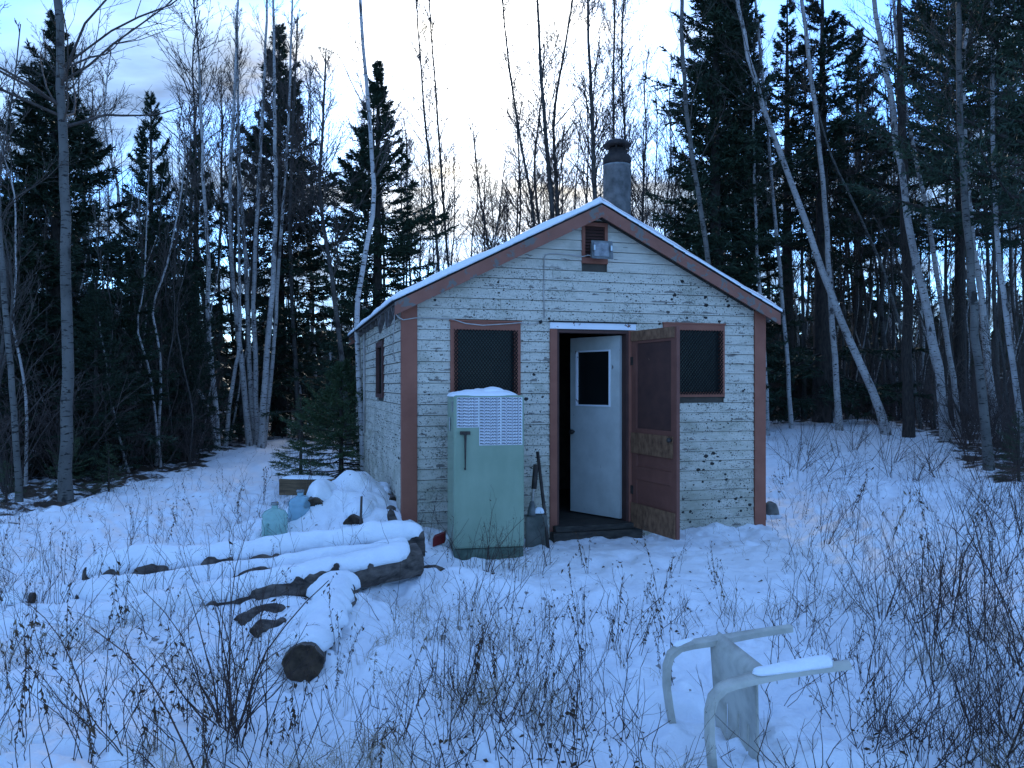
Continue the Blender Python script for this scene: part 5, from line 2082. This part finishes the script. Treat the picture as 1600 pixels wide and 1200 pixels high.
BR = []
taken = []
scatter(62, -.72, -.36, 10.5, 22, mk_brush, rp_, .4, 1.2)
scatter(56, -.40, .02, 20, 34, mk_brush, rp_, .6, 1.0)
scatter(130, .29, .74, 13, 30, mk_brush, rp_, .45, 1.3)
label_by_rank(BR, [(16, 'at the clearing edge'), (21, 'inside the wood'), (27, 'farther in'), (999, 'deep in the wood')], lambda k_: 'bush', lambda k_, b_, l_: 'thicket under the trees', LAND, '')
PLAND = [(-900, 'the left picture edge'), (170, 'the large aspen'), (330, 'the white birch clump'), (478, 'the round cut log end'), (705, 'the refrigerator edge'), (860, 'the door jamb'), (1052, 'the brown storm door'),
         (1192, 'the cabin corner'), (1385, 'the leaning birch foot'), (1500, 'the mottled birches')]
label_by_rank(PLANTS, [(3.7, 'in the nearest snow'), (4.5, 'in the near snow'), (5.6, 'level with the cut log'), (7.0, 'level with the logs'), (9.0, 'level with the cabin front'), (12, 'level with the side wall'), (999, 'near the wood')],
              lambda k_: 'shrub' if 'shrub' in k_ else 'weed', lambda k_, b_, l_: 'shrubs in the snow' if 'shrub' in k_ else 'dry weeds in the snow', PLAND, '')

# dry grass and fallen bits: nobody could count these
rgs = ng(800)
N_ = 7000
vv = 600 + 60 + 600 * rgs.random(N_) ** .75
uu_ = rgs.uniform(-60, 1660, N_)
dd_ = EYE * F / (vv - 600)
xx_ = (uu_ - 800) / F * dd_
cl = vnoise(xx_ * 1.6, dd_ * 1.6, 21) + .6 * vnoise(xx_ * 4.5, dd_ * 4.5, 22)
keep = (cl > .14 + .25 * rgs.random(N_)) & (dd_ < 22) & ~((np.abs(xx_ - 1.2) < 1.0) & (dd_ > 5.8) & (dd_ < 8.6))
keep &= np.array([not blocked(a, b) for a, b in zip(xx_, dd_)])
xx_, dd_ = xx_[keep], dd_[keep]
reps = 4
xx_ = np.repeat(xx_, reps) + rgs.normal(size=len(xx_) * reps) * .035
dd_ = np.repeat(dd_, reps) + rgs.normal(size=len(dd_) * reps) * .035
N_ = len(xx_)
zg = gz(xx_, dd_)
hh_ = (.05 + .22 * rgs.random(N_) ** 2.2)
az = rgs.random(N_) * 2 * pi
ln_ = (.2 + 1.0 * rgs.random(N_)) * hh_
P = np.zeros((N_, 4, 3))
for i, f_ in enumerate((0, .35, .7, 1.0)):
    P[:, i, 0] = xx_ + np.cos(az) * ln_ * f_ ** 1.8
    P[:, i, 1] = dd_ + np.sin(az) * ln_ * f_ ** 1.8
    P[:, i, 2] = zg - .01 + hh_ * (f_ - .25 * f_ ** 3)
V, Q = tubes(P, np.tile(np.array([.0012, .0010, .0008, .0004]), (N_, 1)), 3)
gr = link('dry_grass', mesh_np('dry_grass', V, Q), M['straw'])
tag(gr, 'short straw coloured dead grass poking through the snow', kind='stuff')
N_ = 5600
vv = 600 + 68 + 560 * rgs.random(N_) ** .9
uu_ = rgs.uniform(-60, 1660, N_)
dd_ = EYE * F / (vv - 600)
xx_ = (uu_ - 800) / F * dd_
dens_ = .30 + 1.0 * vnoise(xx_ * .9, dd_ * .9, 51) + np.where(uu_ > 1200, .40, 0) + np.where((uu_ > 1200) & (vv < 830), .45, 0) + np.where(uu_ < 420, .15, 0)
keep = (rgs.random(N_) < dens_) & (dd_ < 24) & ~((np.abs(xx_ - 1.2) < 1.1) & (dd_ > 5.6) & (dd_ < 8.6)) & np.array([not blocked(a, b) for a, b in zip(xx_, dd_)])
xx_, dd_ = xx_[keep], dd_[keep]
N_ = len(xx_)
hh_ = .10 + .38 * rgs.random(N_) ** 1.8
az = rgs.random(N_) * 2 * pi
ln_ = hh_ * (.1 + .8 * rgs.random(N_) ** 2)
P = np.zeros((N_, 5, 3))
w1, w2 = rgs.normal(size=N_) * .02, rgs.normal(size=N_) * .02
for i in range(5):
    f_ = i / 4
    P[:, i, 0] = xx_ + np.cos(az) * ln_ * f_ + w1 * sin(i * 1.7)
    P[:, i, 1] = dd_ + np.sin(az) * ln_ * f_ + w2 * sin(i * 1.3)
    P[:, i, 2] = gz(xx_, dd_) - .01 + hh_ * f_
Rr = (.0016 + .0016 * rgs.random(N_))[:, None] * np.linspace(1, .45, 5)[None]
t_, tr = sprout(P, Rr, 3, .35, .95, (.4, .8), .4, .2, 3, rgs, .7, .0011, .5)
V, Q = join_geo([tubes(P, Rr, 3), tubes(t_, tr, 3)])
ts_ = link('twig_stubble', mesh_np('twig_stubble', V, Q), M['twig_red'])
tag(ts_, 'thin dark twig stubble standing in the snow', kind='stuff')
N_ = 2600
vv = 600 + 75 + 580 * rgs.random(N_) ** .9
uu_ = rgs.uniform(-60, 1660, N_)
dd_ = EYE * F / (vv - 600)
xx_ = (uu_ - 800) / F * dd_
keep = (vnoise(xx_ * 1.1, dd_ * 1.1, 31) > -.05) & np.array([not blocked(a, b) for a, b in zip(xx_, dd_)])
xx_, dd_ = xx_[keep], dd_[keep]
pts = np.stack([xx_, dd_, gz(xx_, dd_) + .012], -1)
V, Q = leaves_geo(pts, rgs, (.012, .034), .12, .55)
fl_ = link('fallen_leaves', mesh_np('fallen_leaves', V, Q), M['leaf_dead'])
tag(fl_, 'scattered dead leaves lying on the snow', kind='stuff')
